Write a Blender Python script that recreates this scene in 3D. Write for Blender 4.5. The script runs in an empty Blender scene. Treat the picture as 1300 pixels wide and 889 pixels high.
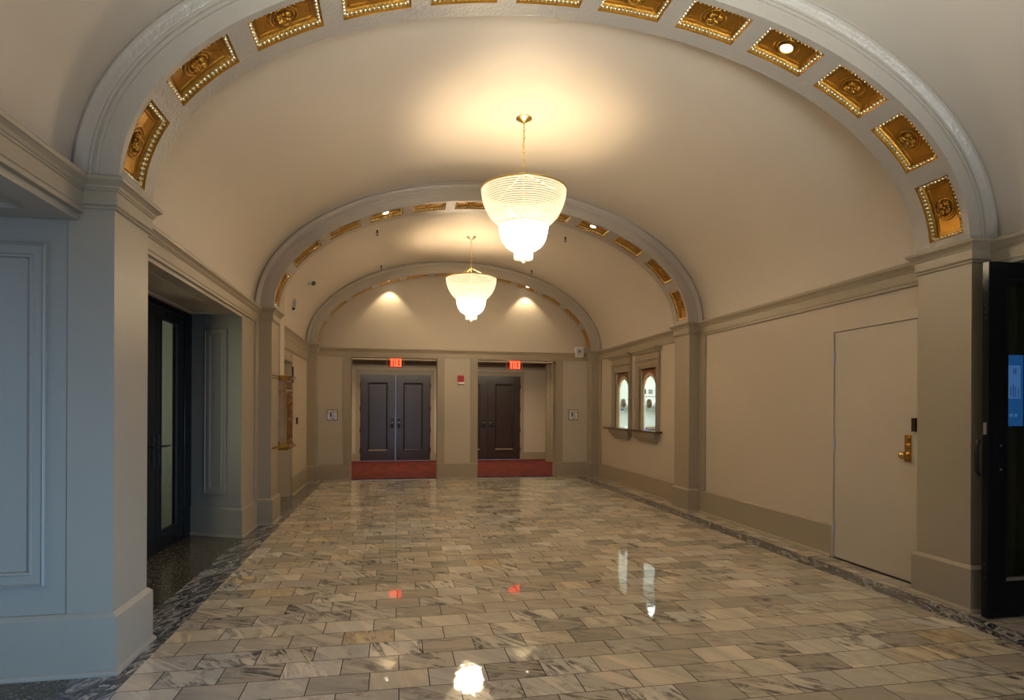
import bpy, bmesh, math, random
from mathutils import Matrix, Vector, Euler
random.seed(7)
S = bpy.context.scene
COL = S.collection
PI = math.pi
XC = 1.247                      # middle of the hall
XL, XR = -1.623, 4.117          # wall fields
ZS = 2.6                        # springing of the vault

# ------------------------------------------------------------------ materials
def new_mat(name):
    m = bpy.data.materials.new(name); m.use_nodes = True
    nt = m.node_tree; nt.nodes.clear()
    out = nt.nodes.new('ShaderNodeOutputMaterial')
    return m, nt, out

def N(nt, t, **kw):
    n = nt.nodes.new(t)
    for k, v in kw.items():
        if k in n.inputs: n.inputs[k].default_value = v
        else: setattr(n, k, v)
    return n

def L(nt, a, b): nt.links.new(a, b)

def math_(nt, op, a, b=None, clamp=False):
    n = nt.nodes.new('ShaderNodeMath'); n.operation = op; n.use_clamp = clamp
    for i, x in enumerate((a, b)):
        if x is None: continue
        if hasattr(x, 'links'): L(nt, x, n.inputs[i])
        else: n.inputs[i].default_value = x
    return n.outputs[0]

def principled(name, color, rough=0.5, metal=0.0, bump=0.0, bscale=80, var=0.0, vscale=3.0, coat=0.0, spec=0.5, detail=3.0):
    m, nt, out = new_mat(name)
    p = nt.nodes.new('ShaderNodeBsdfPrincipled')
    p.inputs['Base Color'].default_value = (*color, 1)
    p.inputs['Roughness'].default_value = rough
    p.inputs['Metallic'].default_value = metal
    p.inputs['Coat Weight'].default_value = coat
    p.inputs['Specular IOR Level'].default_value = spec
    nt.links.new(p.outputs[0], out.inputs[0])
    tc = nt.nodes.new('ShaderNodeNewGeometry')
    if var > 0:
        nz = N(nt, 'ShaderNodeTexNoise', Scale=vscale, Detail=5.0, Roughness=0.6)
        nt.links.new(tc.outputs['Position'], nz.inputs['Vector'])
        mx = N(nt, 'ShaderNodeMixRGB')
        mx.inputs[1].default_value = (*[c * (1 - var) for c in color], 1)
        mx.inputs[2].default_value = (*[min(1, c * (1 + var)) for c in color], 1)
        nt.links.new(nz.outputs[0], mx.inputs[0]); nt.links.new(mx.outputs[0], p.inputs['Base Color'])
    if bump > 0:
        nb = N(nt, 'ShaderNodeTexNoise', Scale=bscale, Detail=detail)
        nt.links.new(tc.outputs['Position'], nb.inputs['Vector'])
        b = N(nt, 'ShaderNodeBump', Strength=bump, Distance=0.01)
        nt.links.new(nb.outputs[0], b.inputs['Height']); nt.links.new(b.outputs[0], p.inputs['Normal'])
    return m

def emit(name, color, strength):
    m, nt, out = new_mat(name)
    e = N(nt, 'ShaderNodeEmission', Strength=strength); e.inputs[0].default_value = (*color, 1)
    nt.links.new(e.outputs[0], out.inputs[0]); return m

def glass(name, tint, refl=0.12, rough=0.02):
    m, nt, out = new_mat(name)
    t = nt.nodes.new('ShaderNodeBsdfTransparent'); t.inputs[0].default_value = (*tint, 1)
    g = N(nt, 'ShaderNodeBsdfGlossy', Roughness=rough)
    ge = nt.nodes.new('ShaderNodeNewGeometry')
    dt = nt.nodes.new('ShaderNodeVectorMath'); dt.operation = 'DOT_PRODUCT'
    nt.links.new(ge.outputs['Normal'], dt.inputs[0]); nt.links.new(ge.outputs['Incoming'], dt.inputs[1])
    ab = math_(nt, 'ABSOLUTE', dt.outputs['Value'])
    fr = math_(nt, 'ADD', math_(nt, 'MULTIPLY', math_(nt, 'POWER', math_(nt, 'SUBTRACT', 1.0, ab), 5.0), 0.9), 0.035)
    mx = nt.nodes.new('ShaderNodeMixShader')
    nt.links.new(fr, mx.inputs[0]); nt.links.new(t.outputs[0], mx.inputs[1]); nt.links.new(g.outputs[0], mx.inputs[2])
    nt.links.new(mx.outputs[0], out.inputs[0]); return m

M = {}
M['field'] = principled('wall_field_paint', (0.50, 0.42, 0.32), 0.55, bump=0.05, bscale=160, var=0.03, vscale=1.2)
M['frame'] = principled('trim_paint', (0.33, 0.270, 0.186), 0.40, bump=0.05, bscale=140, var=0.03, vscale=1.5)
M['jamb'] = principled('jamb_paint', (0.318, 0.270, 0.198), 0.42, bump=0.05, bscale=140, var=0.03, vscale=1.5)
M['vault'] = principled('vault_plaster', (0.56, 0.49, 0.40), 0.50, bump=0.10, bscale=26, var=0.05, vscale=0.9, detail=4)
M['lunette'] = principled('lunette_plaster', (0.46, 0.40, 0.318), 0.6, bump=0.05, bscale=40, var=0.02)
M['arch'] = principled('arch_plaster', (0.38, 0.335, 0.278), 0.33, bump=0.55, bscale=42, var=0.04, vscale=2, detail=5)
M['gold'] = principled('gilding', (0.42, 0.205, 0.028), 0.34, metal=0.85, bump=0.25, bscale=90, var=0.22, vscale=18)
M['goldhi'] = principled('worn_gilding', (0.95, 0.76, 0.46), 0.24, metal=0.9, bump=0.12, bscale=130, var=0.22, vscale=40)  # paler gold for the eggs, bright highlights put into its colour
M['brass'] = principled('aged_brass', (0.62, 0.38, 0.12), 0.25, metal=1.0, var=0.15, vscale=30)
M['brassdk'] = principled('dark_bronze_relief', (0.20, 0.095, 0.04), 0.35, metal=0.8, var=0.5, vscale=40, bump=0.6, bscale=60)
M['fixture'] = principled('chandelier_brass', (0.80, 0.58, 0.24), 0.28, metal=1.0)
M['black'] = principled('black_door_paint', (0.011, 0.011, 0.012), 0.14, spec=0.12)
M['blackm'] = principled('black_metal', (0.02, 0.02, 0.022), 0.4, metal=0.5)
M['steel'] = principled('steel', (0.5, 0.5, 0.5), 0.35, metal=1.0)
M['walnut'] = principled('dark_walnut_door', (0.040, 0.023, 0.018), 0.27, var=0.3, vscale=14, spec=0.6)
M['walnutdk'] = principled('dark_walnut_moulding', (0.018, 0.011, 0.009), 0.35)
M['ledge'] = principled('brown_wood_ledge', (0.10, 0.055, 0.022), 0.3, var=0.3, vscale=20)
M['amber'] = principled('amber_wood_board', (0.21, 0.08, 0.018), 0.35, var=0.3, vscale=18)
M['white'] = principled('white_plastic', (0.78, 0.77, 0.74), 0.4)
M['grille'] = principled('grey_grille', (0.42, 0.42, 0.43), 0.6)
M['booth'] = principled('booth_paint', (0.80, 0.82, 0.78), 0.6)
M['red'] = principled('red_plastic', (0.45, 0.02, 0.02), 0.3)
M['doorpaint'] = principled('steel_door_paint', (0.49, 0.42, 0.325), 0.42, bump=0.04, bscale=140, var=0.02)
M['paneside'] = principled('mailbox_marble_side', (0.42, 0.295, 0.20), 0.3, var=0.25, vscale=12)
M['glass'] = glass('clear_glass', (0.93, 0.96, 0.94))
M['glassg'] = glass('greenish_door_glass', (0.68, 0.70, 0.64))
M['glassd'] = glass('tinted_door_glass', (0.50, 0.52, 0.43))
M['acrylic'] = glass('sign_acrylic', (0.95, 0.90, 0.88))
M['exitred'] = emit('lit_red_letters', (1.0, 0.075, 0.028), 3.6)
M['redglow'] = emit('lit_red_panel', (1.0, 0.03, 0.015), 0.75)
M['bulb'] = emit('lamp_bulb', (1.0, 0.80, 0.50), 16.0)
M['lens'] = emit('downlight_lens', (1.0, 0.90, 0.72), 14.0)
M['screen'] = emit('blue_screen', (0.03, 0.17, 0.75), 1.0)
M['screenlt'] = emit('pale_blue_screen', (0.10, 0.27, 0.95), 1.25)
M['screendk'] = emit('dark_blue_screen', (0.02, 0.09, 0.45), 0.5)
M['cove'] = emit('cove_lamp', (1.0, 0.72, 0.34), 4.0)
M['daywall'] = principled('vestibule_paint', (0.46, 0.46, 0.385), 0.6)
M['signface'] = principled('sign_face', (0.62, 0.66, 0.82), 0.3)
M['signgrey'] = principled('sign_face_grey', (0.60, 0.62, 0.60), 0.3)
M['signdark'] = principled('sign_dark', (0.03, 0.03, 0.04), 0.4)
M['signhead'] = principled('sign_header', (0.72, 0.66, 0.58), 0.4)
M['paper'] = principled('paper', (0.85, 0.85, 0.85), 0.6)
M['blue'] = principled('blue_plastic', (0.03, 0.12, 0.75), 0.4)
M['strip'] = principled('light_marble_strip', (0.42, 0.34, 0.25), 0.2, var=0.35, vscale=9)

def beads_mat(name, tint, e):
    m, nt, out = new_mat(name)
    tr = nt.nodes.new('ShaderNodeBsdfTranslucent'); tr.inputs[0].default_value = (*tint, 1)
    gl = N(nt, 'ShaderNodeBsdfGlossy', Roughness=0.15)
    mx = nt.nodes.new('ShaderNodeMixShader'); mx.inputs[0].default_value = 0.12
    nt.links.new(tr.outputs[0], mx.inputs[1]); nt.links.new(gl.outputs[0], mx.inputs[2])
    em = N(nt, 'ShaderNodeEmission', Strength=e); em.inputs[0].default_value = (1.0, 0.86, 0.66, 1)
    ad = nt.nodes.new('ShaderNodeAddShader')
    nt.links.new(mx.outputs[0], ad.inputs[0]); nt.links.new(em.outputs[0], ad.inputs[1])
    nt.links.new(ad.outputs[0], out.inputs[0]); return m
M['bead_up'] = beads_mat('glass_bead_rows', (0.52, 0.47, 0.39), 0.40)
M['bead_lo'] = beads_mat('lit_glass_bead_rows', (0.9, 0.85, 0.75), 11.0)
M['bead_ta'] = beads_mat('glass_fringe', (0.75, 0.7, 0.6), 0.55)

def ramp(nt, fac, stops, interp='LINEAR'):
    r = nt.nodes.new('ShaderNodeValToRGB'); r.color_ramp.interpolation = interp
    e = r.color_ramp.elements
    while len(e) < len(stops): e.new(0.5)
    for i, (p, c) in enumerate(stops):
        e[i].position = p; e[i].color = (*c, 1) if len(c) == 3 else c
    L(nt, fac, r.inputs[0]); return r.outputs[0]

def tile_floor():
    m, nt, out = new_mat('marble_tiles')
    g = nt.nodes.new('ShaderNodeNewGeometry')
    sx = nt.nodes.new('ShaderNodeSeparateXYZ'); L(nt, g.outputs['Position'], sx.inputs[0])
    x, y = sx.outputs[0], sx.outputs[1]
    TW, TH = 0.304, 0.2065
    v = math_(nt, 'DIVIDE', math_(nt, 'SUBTRACT', y, 3.057 - 40 * TH), TH)
    row = math_(nt, 'FLOOR', v)
    wr = nt.nodes.new('ShaderNodeTexWhiteNoise'); wr.noise_dimensions = '1D'; L(nt, row, wr.inputs['W'])
    odd = math_(nt, 'MULTIPLY', math_(nt, 'MODULO', row, 2.0), 0.5)
    jit = math_(nt, 'MULTIPLY', math_(nt, 'SUBTRACT', wr.outputs['Value'], 0.5), 0.12)
    u = math_(nt, 'ADD', math_(nt, 'ADD', math_(nt, 'DIVIDE', math_(nt, 'SUBTRACT', x, 0.167 - 30 * TW), TW), odd), jit)
    col = math_(nt, 'FLOOR', u)
    fu = math_(nt, 'SUBTRACT', u, col); fv = math_(nt, 'SUBTRACT', v, row)
    du = math_(nt, 'MULTIPLY', math_(nt, 'MINIMUM', fu, math_(nt, 'SUBTRACT', 1.0, fu)), TW)
    dv = math_(nt, 'MULTIPLY', math_(nt, 'MINIMUM', fv, math_(nt, 'SUBTRACT', 1.0, fv)), TH)
    d = math_(nt, 'MINIMUM', du, dv)
    joint = math_(nt, 'LESS_THAN', d, 0.0025)
    cid = nt.nodes.new('ShaderNodeCombineXYZ'); L(nt, col, cid.inputs[0]); L(nt, row, cid.inputs[1])
    wn = nt.nodes.new('ShaderNodeTexWhiteNoise'); L(nt, cid.outputs[0], wn.inputs['Vector'])
    rc = nt.nodes.new('ShaderNodeSeparateColor'); L(nt, wn.outputs['Color'], rc.inputs[0])
    r1, r2, r3 = rc.outputs
    base = ramp(nt, wn.outputs['Value'], [(0.0, (0.38, 0.33, 0.26)), (0.18, (0.46, 0.40, 0.32)), (0.36, (0.56, 0.475, 0.36)),
        (0.54, (0.52, 0.47, 0.40)), (0.72, (0.61, 0.525, 0.40)), (0.90, (0.66, 0.595, 0.50)), (0.975, (0.60, 0.45, 0.26)), (1.0, (0.56, 0.52, 0.45))])
    # position inside the vein pattern: each tile is cut from another place of the stone
    sc = nt.nodes.new('ShaderNodeVectorMath'); sc.operation = 'SCALE'; L(nt, wn.outputs['Color'], sc.inputs[0]); sc.inputs['Scale'].default_value = 60.0
    ad = nt.nodes.new('ShaderNodeVectorMath'); ad.operation = 'ADD'; L(nt, g.outputs['Position'], ad.inputs[0]); L(nt, sc.outputs[0], ad.inputs[1])
    vr = nt.nodes.new('ShaderNodeVectorRotate'); vr.rotation_type = 'Z_AXIS'; L(nt, ad.outputs[0], vr.inputs['Vector'])
    L(nt, math_(nt, 'ADD', math_(nt, 'MULTIPLY', r1, 1.1), 0.25), vr.inputs['Angle'])
    mp = nt.nodes.new('ShaderNodeMapping'); mp.inputs['Scale'].default_value = (1.5, 8.5, 1.0); L(nt, vr.outputs[0], mp.inputs['Vector'])
    n1 = N(nt, 'ShaderNodeTexNoise', Scale=1.0, Detail=7.0, Roughness=0.60, Distortion=0.9); L(nt, mp.outputs[0], n1.inputs['Vector'])
    vein = ramp(nt, n1.outputs[0], [(0.0, (0, 0, 0)), (0.45, (0, 0, 0)), (0.49, (1, 1, 1)), (0.525, (1, 1, 1)), (0.57, (0, 0, 0)), (1.0, (0, 0, 0))])
    amt = ramp(nt, r2, [(0.0, (0, 0, 0)), (0.25, (0.15, 0.15, 0.15)), (0.55, (0.50, 0.50, 0.50)), (0.8, (0.9, 0.9, 0.9)), (1.0, (1, 1, 1))])
    n2 = N(nt, 'ShaderNodeTexNoise', Scale=7.0, Detail=4.0, Roughness=0.6, Distortion=0.8); L(nt, ad.outputs[0], n2.inputs['Vector'])
    patch = ramp(nt, n2.outputs[0], [(0.38, (0, 0, 0)), (0.62, (1, 1, 1))])
    c1 = N(nt, 'ShaderNodeMixRGB', blend_type='MULTIPLY'); L(nt, base, c1.inputs[1])
    cl = ramp(nt, n1.outputs[0], [(0.25, (0.62, 0.64, 0.69)), (0.45, (0.86, 0.87, 0.88)), (0.55, (1.02, 1.0, 0.97)), (0.75, (1.18, 1.14, 1.06))]); L(nt, cl, c1.inputs[2]); c1.inputs[0].default_value = 0.85
    c2 = nt.nodes.new('ShaderNodeMixRGB'); L(nt, c1.outputs[0], c2.inputs[1]); c2.inputs[2].default_value = (0.055, 0.055, 0.06, 1)
    L(nt, math_(nt, 'MULTIPLY', math_(nt, 'MULTIPLY', vein, amt), math_(nt, 'ADD', math_(nt, 'MULTIPLY', patch, 0.85), 0.1)), c2.inputs[0])
    c3 = nt.nodes.new('ShaderNodeMixRGB'); L(nt, c2.outputs[0], c3.inputs[1]); c3.inputs[2].default_value = (0.03, 0.025, 0.02, 1); L(nt, joint, c3.inputs[0])
    p = nt.nodes.new('ShaderNodeBsdfPrincipled')
    L(nt, c3.outputs[0], p.inputs['Base Color'])
    n3 = N(nt, 'ShaderNodeTexNoise', Scale=3.0, Detail=3.0); L(nt, g.outputs['Position'], n3.inputs['Vector'])
    L(nt, math_(nt, 'ADD', math_(nt, 'MULTIPLY', n3.outputs[0], 0.025), math_(nt, 'ADD', math_(nt, 'MULTIPLY', joint, 0.4), 0.02)), p.inputs['Roughness'])
    p.inputs['IOR'].default_value = 1.68
    L(nt, math_(nt, 'MULTIPLY', math_(nt, 'SUBTRACT', 1.0, joint), 0.6), p.inputs['Specular IOR Level'])
    # every tile lies at its own very slight tilt, and is a little wavy
    tl = nt.nodes.new('ShaderNodeVectorMath'); tl.operation = 'SUBTRACT'; L(nt, wn.outputs['Color'], tl.inputs[0]); tl.inputs[1].default_value = (0.5, 0.5, 0.5)
    t2 = nt.nodes.new('ShaderNodeVectorMath'); t2.operation = 'MULTIPLY'; L(nt, tl.outputs[0], t2.inputs[0]); t2.inputs[1].default_value = (0.006, 0.006, 0.0)
    n4 = N(nt, 'ShaderNodeTexNoise', Scale=14.0, Detail=1.0); L(nt, ad.outputs[0], n4.inputs['Vector'])
    bp = N(nt, 'ShaderNodeBump', Strength=0.03, Distance=0.01); L(nt, n4.outputs[0], bp.inputs['Height'])
    t3 = nt.nodes.new('ShaderNodeVectorMath'); t3.operation = 'ADD'; L(nt, bp.outputs[0], t3.inputs[0]); L(nt, t2.outputs[0], t3.inputs[1])
    t4 = nt.nodes.new('ShaderNodeVectorMath'); t4.operation = 'NORMALIZE'; L(nt, t3.outputs[0], t4.inputs[0])
    L(nt, t4.outputs[0], p.inputs['Normal'])
    L(nt, p.outputs[0], out.inputs[0]); return m
M['tiles'] = tile_floor()

def swirl(name):
    m, nt, out = new_mat(name)
    g = nt.nodes.new('ShaderNodeNewGeometry')
    vr = nt.nodes.new('ShaderNodeVectorRotate'); vr.rotation_type = 'Z_AXIS'; vr.inputs['Angle'].default_value = 0.38; L(nt, g.outputs['Position'], vr.inputs['Vector'])
    mp = nt.nodes.new('ShaderNodeMapping'); mp.inputs['Scale'].default_value = (7.0, 1.8, 1.0); L(nt, vr.outputs[0], mp.inputs['Vector'])
    n1 = N(nt, 'ShaderNodeTexNoise', Scale=1.5, Detail=5.0, Roughness=0.55, Distortion=2.2); L(nt, mp.outputs[0], n1.inputs['Vector'])
    c = ramp(nt, n1.outputs[0], [(0.0, (0.02, 0.021, 0.025)), (0.34, (0.03, 0.032, 0.04)), (0.41, (0.17, 0.165, 0.16)), (0.45, (0.035, 0.036, 0.042)), (0.51, (0.06, 0.06, 0.066)), (0.545, (0.46, 0.43, 0.40)), (0.60, (0.09, 0.09, 0.10)), (0.66, (0.38, 0.35, 0.32)), (1.0, (0.05, 0.05, 0.055))])
    p = N(nt, 'ShaderNodeBsdfPrincipled', Roughness=0.13); L(nt, c, p.inputs['Base Color']); L(nt, p.outputs[0], out.inputs[0]); return m
M['border'] = swirl('swirled_dark_marble')

def terrazzo():
    m, nt, out = new_mat('dark_terrazzo')
    g = nt.nodes.new('ShaderNodeNewGeometry')
    vo = N(nt, 'ShaderNodeTexVoronoi', Scale=150.0); L(nt, g.outputs['Position'], vo.inputs['Vector'])
    sp = nt.nodes.new('ShaderNodeSeparateColor'); L(nt, vo.outputs['Color'], sp.inputs[0])
    c = ramp(nt, sp.outputs[0], [(0.0, (0.035, 0.030, 0.021)), (0.6, (0.065, 0.055, 0.038)), (0.84, (0.11, 0.093, 0.065)), (0.96, (0.20, 0.17, 0.12)), (1.0, (0.40, 0.35, 0.28))])
    p = N(nt, 'ShaderNodeBsdfPrincipled', Roughness=0.16); L(nt, c, p.inputs['Base Color']); L(nt, p.outputs[0], out.inputs[0]); return m
M['terrazzo'] = terrazzo()

def carpet_mat():
    m, nt, out = new_mat('red_carpet_pile')
    g = nt.nodes.new('ShaderNodeNewGeometry')
    vr = nt.nodes.new('ShaderNodeVectorRotate'); vr.rotation_type = 'Z_AXIS'; vr.inputs['Angle'].default_value = 0.5; L(nt, g.outputs['Position'], vr.inputs['Vector'])
    mp = nt.nodes.new('ShaderNodeMapping'); mp.inputs['Scale'].default_value = (3.0, 14.0, 1.0); L(nt, vr.outputs[0], mp.inputs['Vector'])
    n1 = N(nt, 'ShaderNodeTexNoise', Scale=1.2, Detail=5.0, Roughness=0.7); L(nt, mp.outputs[0], n1.inputs['Vector'])
    c = ramp(nt, n1.outputs[0], [(0.36, (0.045, 0.005, 0.004)), (0.5, (0.16, 0.017, 0.011)), (0.64, (0.36, 0.055, 0.032))])
    n2 = N(nt, 'ShaderNodeTexNoise', Scale=160.0); L(nt, g.outputs['Position'], n2.inputs['Vector'])
    b = N(nt, 'ShaderNodeBump', Strength=0.6, Distance=0.02); L(nt, n2.outputs[0], b.inputs['Height'])
    p = N(nt, 'ShaderNodeBsdfPrincipled', Roughness=0.95); L(nt, c, p.inputs['Base Color']); L(nt, b.outputs[0], p.inputs['Normal']); L(nt, p.outputs[0], out.inputs[0]); return m
M['carpet'] = carpet_mat()

# ------------------------------------------------------------------ mesh helpers
class MB:
    def __init__(s): s.v = []; s.f = []
    def add(s, vs, fs):
        o = len(s.v); s.v += [tuple(p) for p in vs]; s.f += [tuple(i + o for i in f) for f in fs]; return s
    def box(s, x0, x1, y0, y1, z0, z1):
        return s.add([(x0, y0, z0), (x1, y0, z0), (x1, y1, z0), (x0, y1, z0), (x0, y0, z1), (x1, y0, z1), (x1, y1, z1), (x0, y1, z1)],
                     [(0, 3, 2, 1), (4, 5, 6, 7), (0, 1, 5, 4), (1, 2, 6, 5), (2, 3, 7, 6), (3, 0, 4, 7)])
    def loft(s, loops, closed=True, cap=True):
        n = len(loops[0]); vs = [p for l in loops for p in l]; fs = []
        for k in range(len(loops) - 1):
            for i in range(n if closed else n - 1):
                j = (i + 1) % n
                fs.append((k * n + i, k * n + j, (k + 1) * n + j, (k + 1) * n + i))
        if cap:
            fs.append(tuple(range(n))[::-1]); fs.append(tuple((len(loops) - 1) * n + i for i in range(n)))
        return s.add(vs, fs)
    def lathe(s, prof, c=(0, 0, 0), n=32, cap=True):
        loops = [[(c[0] + r * math.cos(2 * PI * i / n), c[1] + r * math.sin(2 * PI * i / n), c[2] + z) for i in range(n)] for r, z in prof]
        return s.loft(loops, True, cap)
    def tube(s, pts, r, n=8, cap=True):
        pts = [Vector(p) for p in pts]; loops = []
        for i, p in enumerate(pts):
            d = (pts[min(i + 1, len(pts) - 1)] - pts[max(i - 1, 0)]).normalized()
            a = d.orthogonal().normalized() if i == 0 else (pa - d * pa.dot(d)).normalized()
            pa = a; b = d.cross(a); rr = r[i] if isinstance(r, (list, tuple)) else r
            loops.append([p + a * rr * math.cos(2 * PI * k / n) + b * rr * math.sin(2 * PI * k / n) for k in range(n)])
        return s.loft(loops, True, cap)
    def ell(s, c, r, n=8, m=5, mp=None, rot=0.0):
        vs = []; fs = []
        for j in range(m + 1):
            ph = -PI / 2 + PI * j / m
            for i in range(n):
                t = 2 * PI * i / n
                x, y, z = r[0] * math.cos(ph) * math.cos(t), r[1] * math.cos(ph) * math.sin(t), r[2] * math.sin(ph)
                x, y = x * math.cos(rot) - y * math.sin(rot), x * math.sin(rot) + y * math.cos(rot)
                p = (c[0] + x, c[1] + y, c[2] + z)
                vs.append(mp(*p) if mp else p)
        for j in range(m):
            for i in range(n):
                fs.append((j * n + i, j * n + (i + 1) % n, (j + 1) * n + (i + 1) % n, (j + 1) * n + i))
        return s.add(vs, fs)
    def rect_mould(s, o, U, V, W, rect, prof):
        """mitred moulding round a rectangle: prof = (inset, height) pairs"""
        o, U, V, W = Vector(o), Vector(U), Vector(V), Vector(W); u0, v0, u1, v1 = rect
        loops = []
        for i, h in prof:
            loops.append([o + U * a + V * b + W * h for a, b in ((u0 + i, v0 + i), (u1 - i, v0 + i), (u1 - i, v1 - i), (u0 + i, v1 - i))])
        return s.loft(loops, True, False)
    def extrude(s, prof, p0, p1, A, B):
        """closed profile (a, b) carried from p0 to p1"""
        p0, p1, A, B = map(Vector, (p0, p1, A, B))
        return s.loft([[p + A * a + B * b for a, b in prof] for p in (p0, p1)], True, True)
    def build(s, name, mat, parent=None, smooth=None, bevel=0.0, loc=None):
        me = bpy.data.meshes.new(name)
        vs = s.v if loc is None else [(x - loc[0], y - loc[1], z - loc[2]) for x, y, z in s.v]
        me.from_pydata(vs, [], s.f); me.update()
        bm = bmesh.new(); bm.from_mesh(me)
        bmesh.ops.remove_doubles(bm, verts=bm.verts, dist=1e-6)
        bmesh.ops.recalc_face_normals(bm, faces=bm.faces); bm.to_mesh(me); bm.free()
        me.materials.append(mat)
        if smooth:
            for p in me.polygons: p.use_smooth = True
            me.set_sharp_from_angle(angle=math.radians(smooth))
        o = bpy.data.objects.new(name, me); COL.objects.link(o)
        if loc is not None: o.location = loc
        if parent is not None:
            o.parent = parent
            if loc is None: o.matrix_parent_inverse = parent_matrix(parent).inverted()
            else: o.matrix_parent_inverse = parent_matrix(parent).inverted()
        if bevel:
            b = o.modifiers.new('bevel', 'BEVEL'); b.width = bevel; b.segments = 2; b.limit_method = 'ANGLE'
        return o

def parent_matrix(o):
    m = o.matrix_parent_inverse @ o.matrix_basis if o.parent else o.matrix_basis
    return parent_matrix(o.parent) @ m if o.parent else m

def tag(o, label, cat, group=None, kind=None):
    o['label'] = label; o['category'] = cat
    if group: o['group'] = group
    if kind: o['kind'] = kind
    return o

def thing(name, label, cat, loc=(0, 0, 0), group=None, kind=None):
    o = bpy.data.objects.new(name, None); COL.objects.link(o); o.location = loc
    o.empty_display_size = 0.1
    return tag(o, label, cat, group, kind)

def struct(mb, name, mat, label, cat, smooth=None, bevel=0.0):
    o = mb.build(name, mat, None, smooth, bevel); return tag(o, label, cat, kind='structure')

_tn = [0]
def trim(mb, mat, label, cat='trim', smooth=None, bevel=0.0):
    _tn[0] += 1
    return struct(mb, 'trim_%d' % _tn[0], mat, label, cat, smooth, bevel)

# ------------------------------------------------------------------ ellipse of the arches
def ell_table(a, b, n=4000):
    T = []; s = 0; px = None
    for i in range(n + 1):
        t = PI * i / n; x, z = XC - a * math.cos(t), ZS + b * math.sin(t)
        if px is not None: s += math.hypot(x - px, z - pz)
        px, pz = x, z; T.append((s, t))
    return T
AI, BI = 2.68, 1.46
TAB = ell_table(AI, BI); STOT = TAB[-1][0]
def s2t(s):
    if s <= 0: return s / BI
    if s >= STOT: return PI + (s - STOT) / BI
    lo, hi = 0, len(TAB) - 1
    while hi - lo > 1:
        m = (lo + hi) // 2
        if TAB[m][0] <= s: lo = m
        else: hi = m
    f = (s - TAB[lo][0]) / (TAB[hi][0] - TAB[lo][0])
    return TAB[lo][1] + f * (TAB[hi][1] - TAB[lo][1])
def arcpt(s, d=0.0):
    """point at arc length s on the intrados, moved d outwards (into the masonry)"""
    t = s2t(s)
    x, z = XC - AI * math.cos(t), ZS + BI * math.sin(t)
    nx, nz = -BI * math.cos(t), AI * math.sin(t); l = math.hypot(nx, nz)
    return x + nx / l * d, z + nz / l * d

# ------------------------------------------------------------------ floor
Y0, YB = -1.2, 12.03            # front wall, back wall
o = struct(MB().box(-1.345, 3.67, Y0, YB, -0.1, 0.0), 'floor', M['tiles'], 'polished marble floor laid in running bond across the lobby', 'floor')
struct(MB().box(-3.6, -1.62, Y0, 12.3, -0.1, -0.0005), 'floor', M['terrazzo'], 'dark speckled terrazzo floor inside the side openings by the glass doors', 'floor')
trim(MB().box(-1.62, -1.345, Y0, YB, -0.1, 0.0), M['border'], 'dark swirled marble border along the floor at the glass door side', 'floor border')
trim(MB().box(3.67, 3.885, Y0, YB, -0.1, 0.0), M['border'], 'dark swirled marble border along the floor at the ticket window side', 'floor border')
trim(MB().box(3.885, 5.2, Y0, YB, -0.1, -0.0005), M['tiles'], 'pale marble strip between dark border and the steel door wall', 'floor border')

# ------------------------------------------------------------------ vault
def vault():
    mb = MB(); n = 64; ys = [Y0, YB + 0.03]
    loops = []
    for y in ys:
        lo = []
        for i in range(n + 1):
            t = PI * i / n; lo.append((XC - 2.90 * math.cos(t), y, ZS - 0.03 + 1.73 * math.sin(t) if False else ZS + 1.70 * math.sin(t)))
        for i in range(n, -1, -1):
            t = PI * i / n; lo.append((XC - 3.05 * math.cos(t), y, ZS + 1.85 * math.sin(t)))
        loops.append(lo)
    mb.loft(loops, True, False)
    return struct(mb, 'ceiling', M['vault'], 'smooth beige plaster barrel vault over the lobby', 'ceiling', smooth=40)
vault()

# ------------------------------------------------------------------ arches with coffers
PITCH, CLEN = 0.5545, 0.428
S0 = (STOT - 11 * PITCH - CLEN) / 2
CDEP = 0.045
FACE = [(0.0, 0.0), (0.095, 0.0), (0.098, 0.010), (0.106, 0.012), (0.110, 0.002), (0.122, 0.002), (0.126, 0.012), (0.138, 0.014),
        (0.146, 0.006), (0.156, 0.012), (0.166, 0.026), (0.180, 0.036), (0.196, 0.038), (0.210, 0.030), (0.218, 0.020), (0.228, 0.022), (0.236, 0.014), (0.275, 0.010)]

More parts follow.
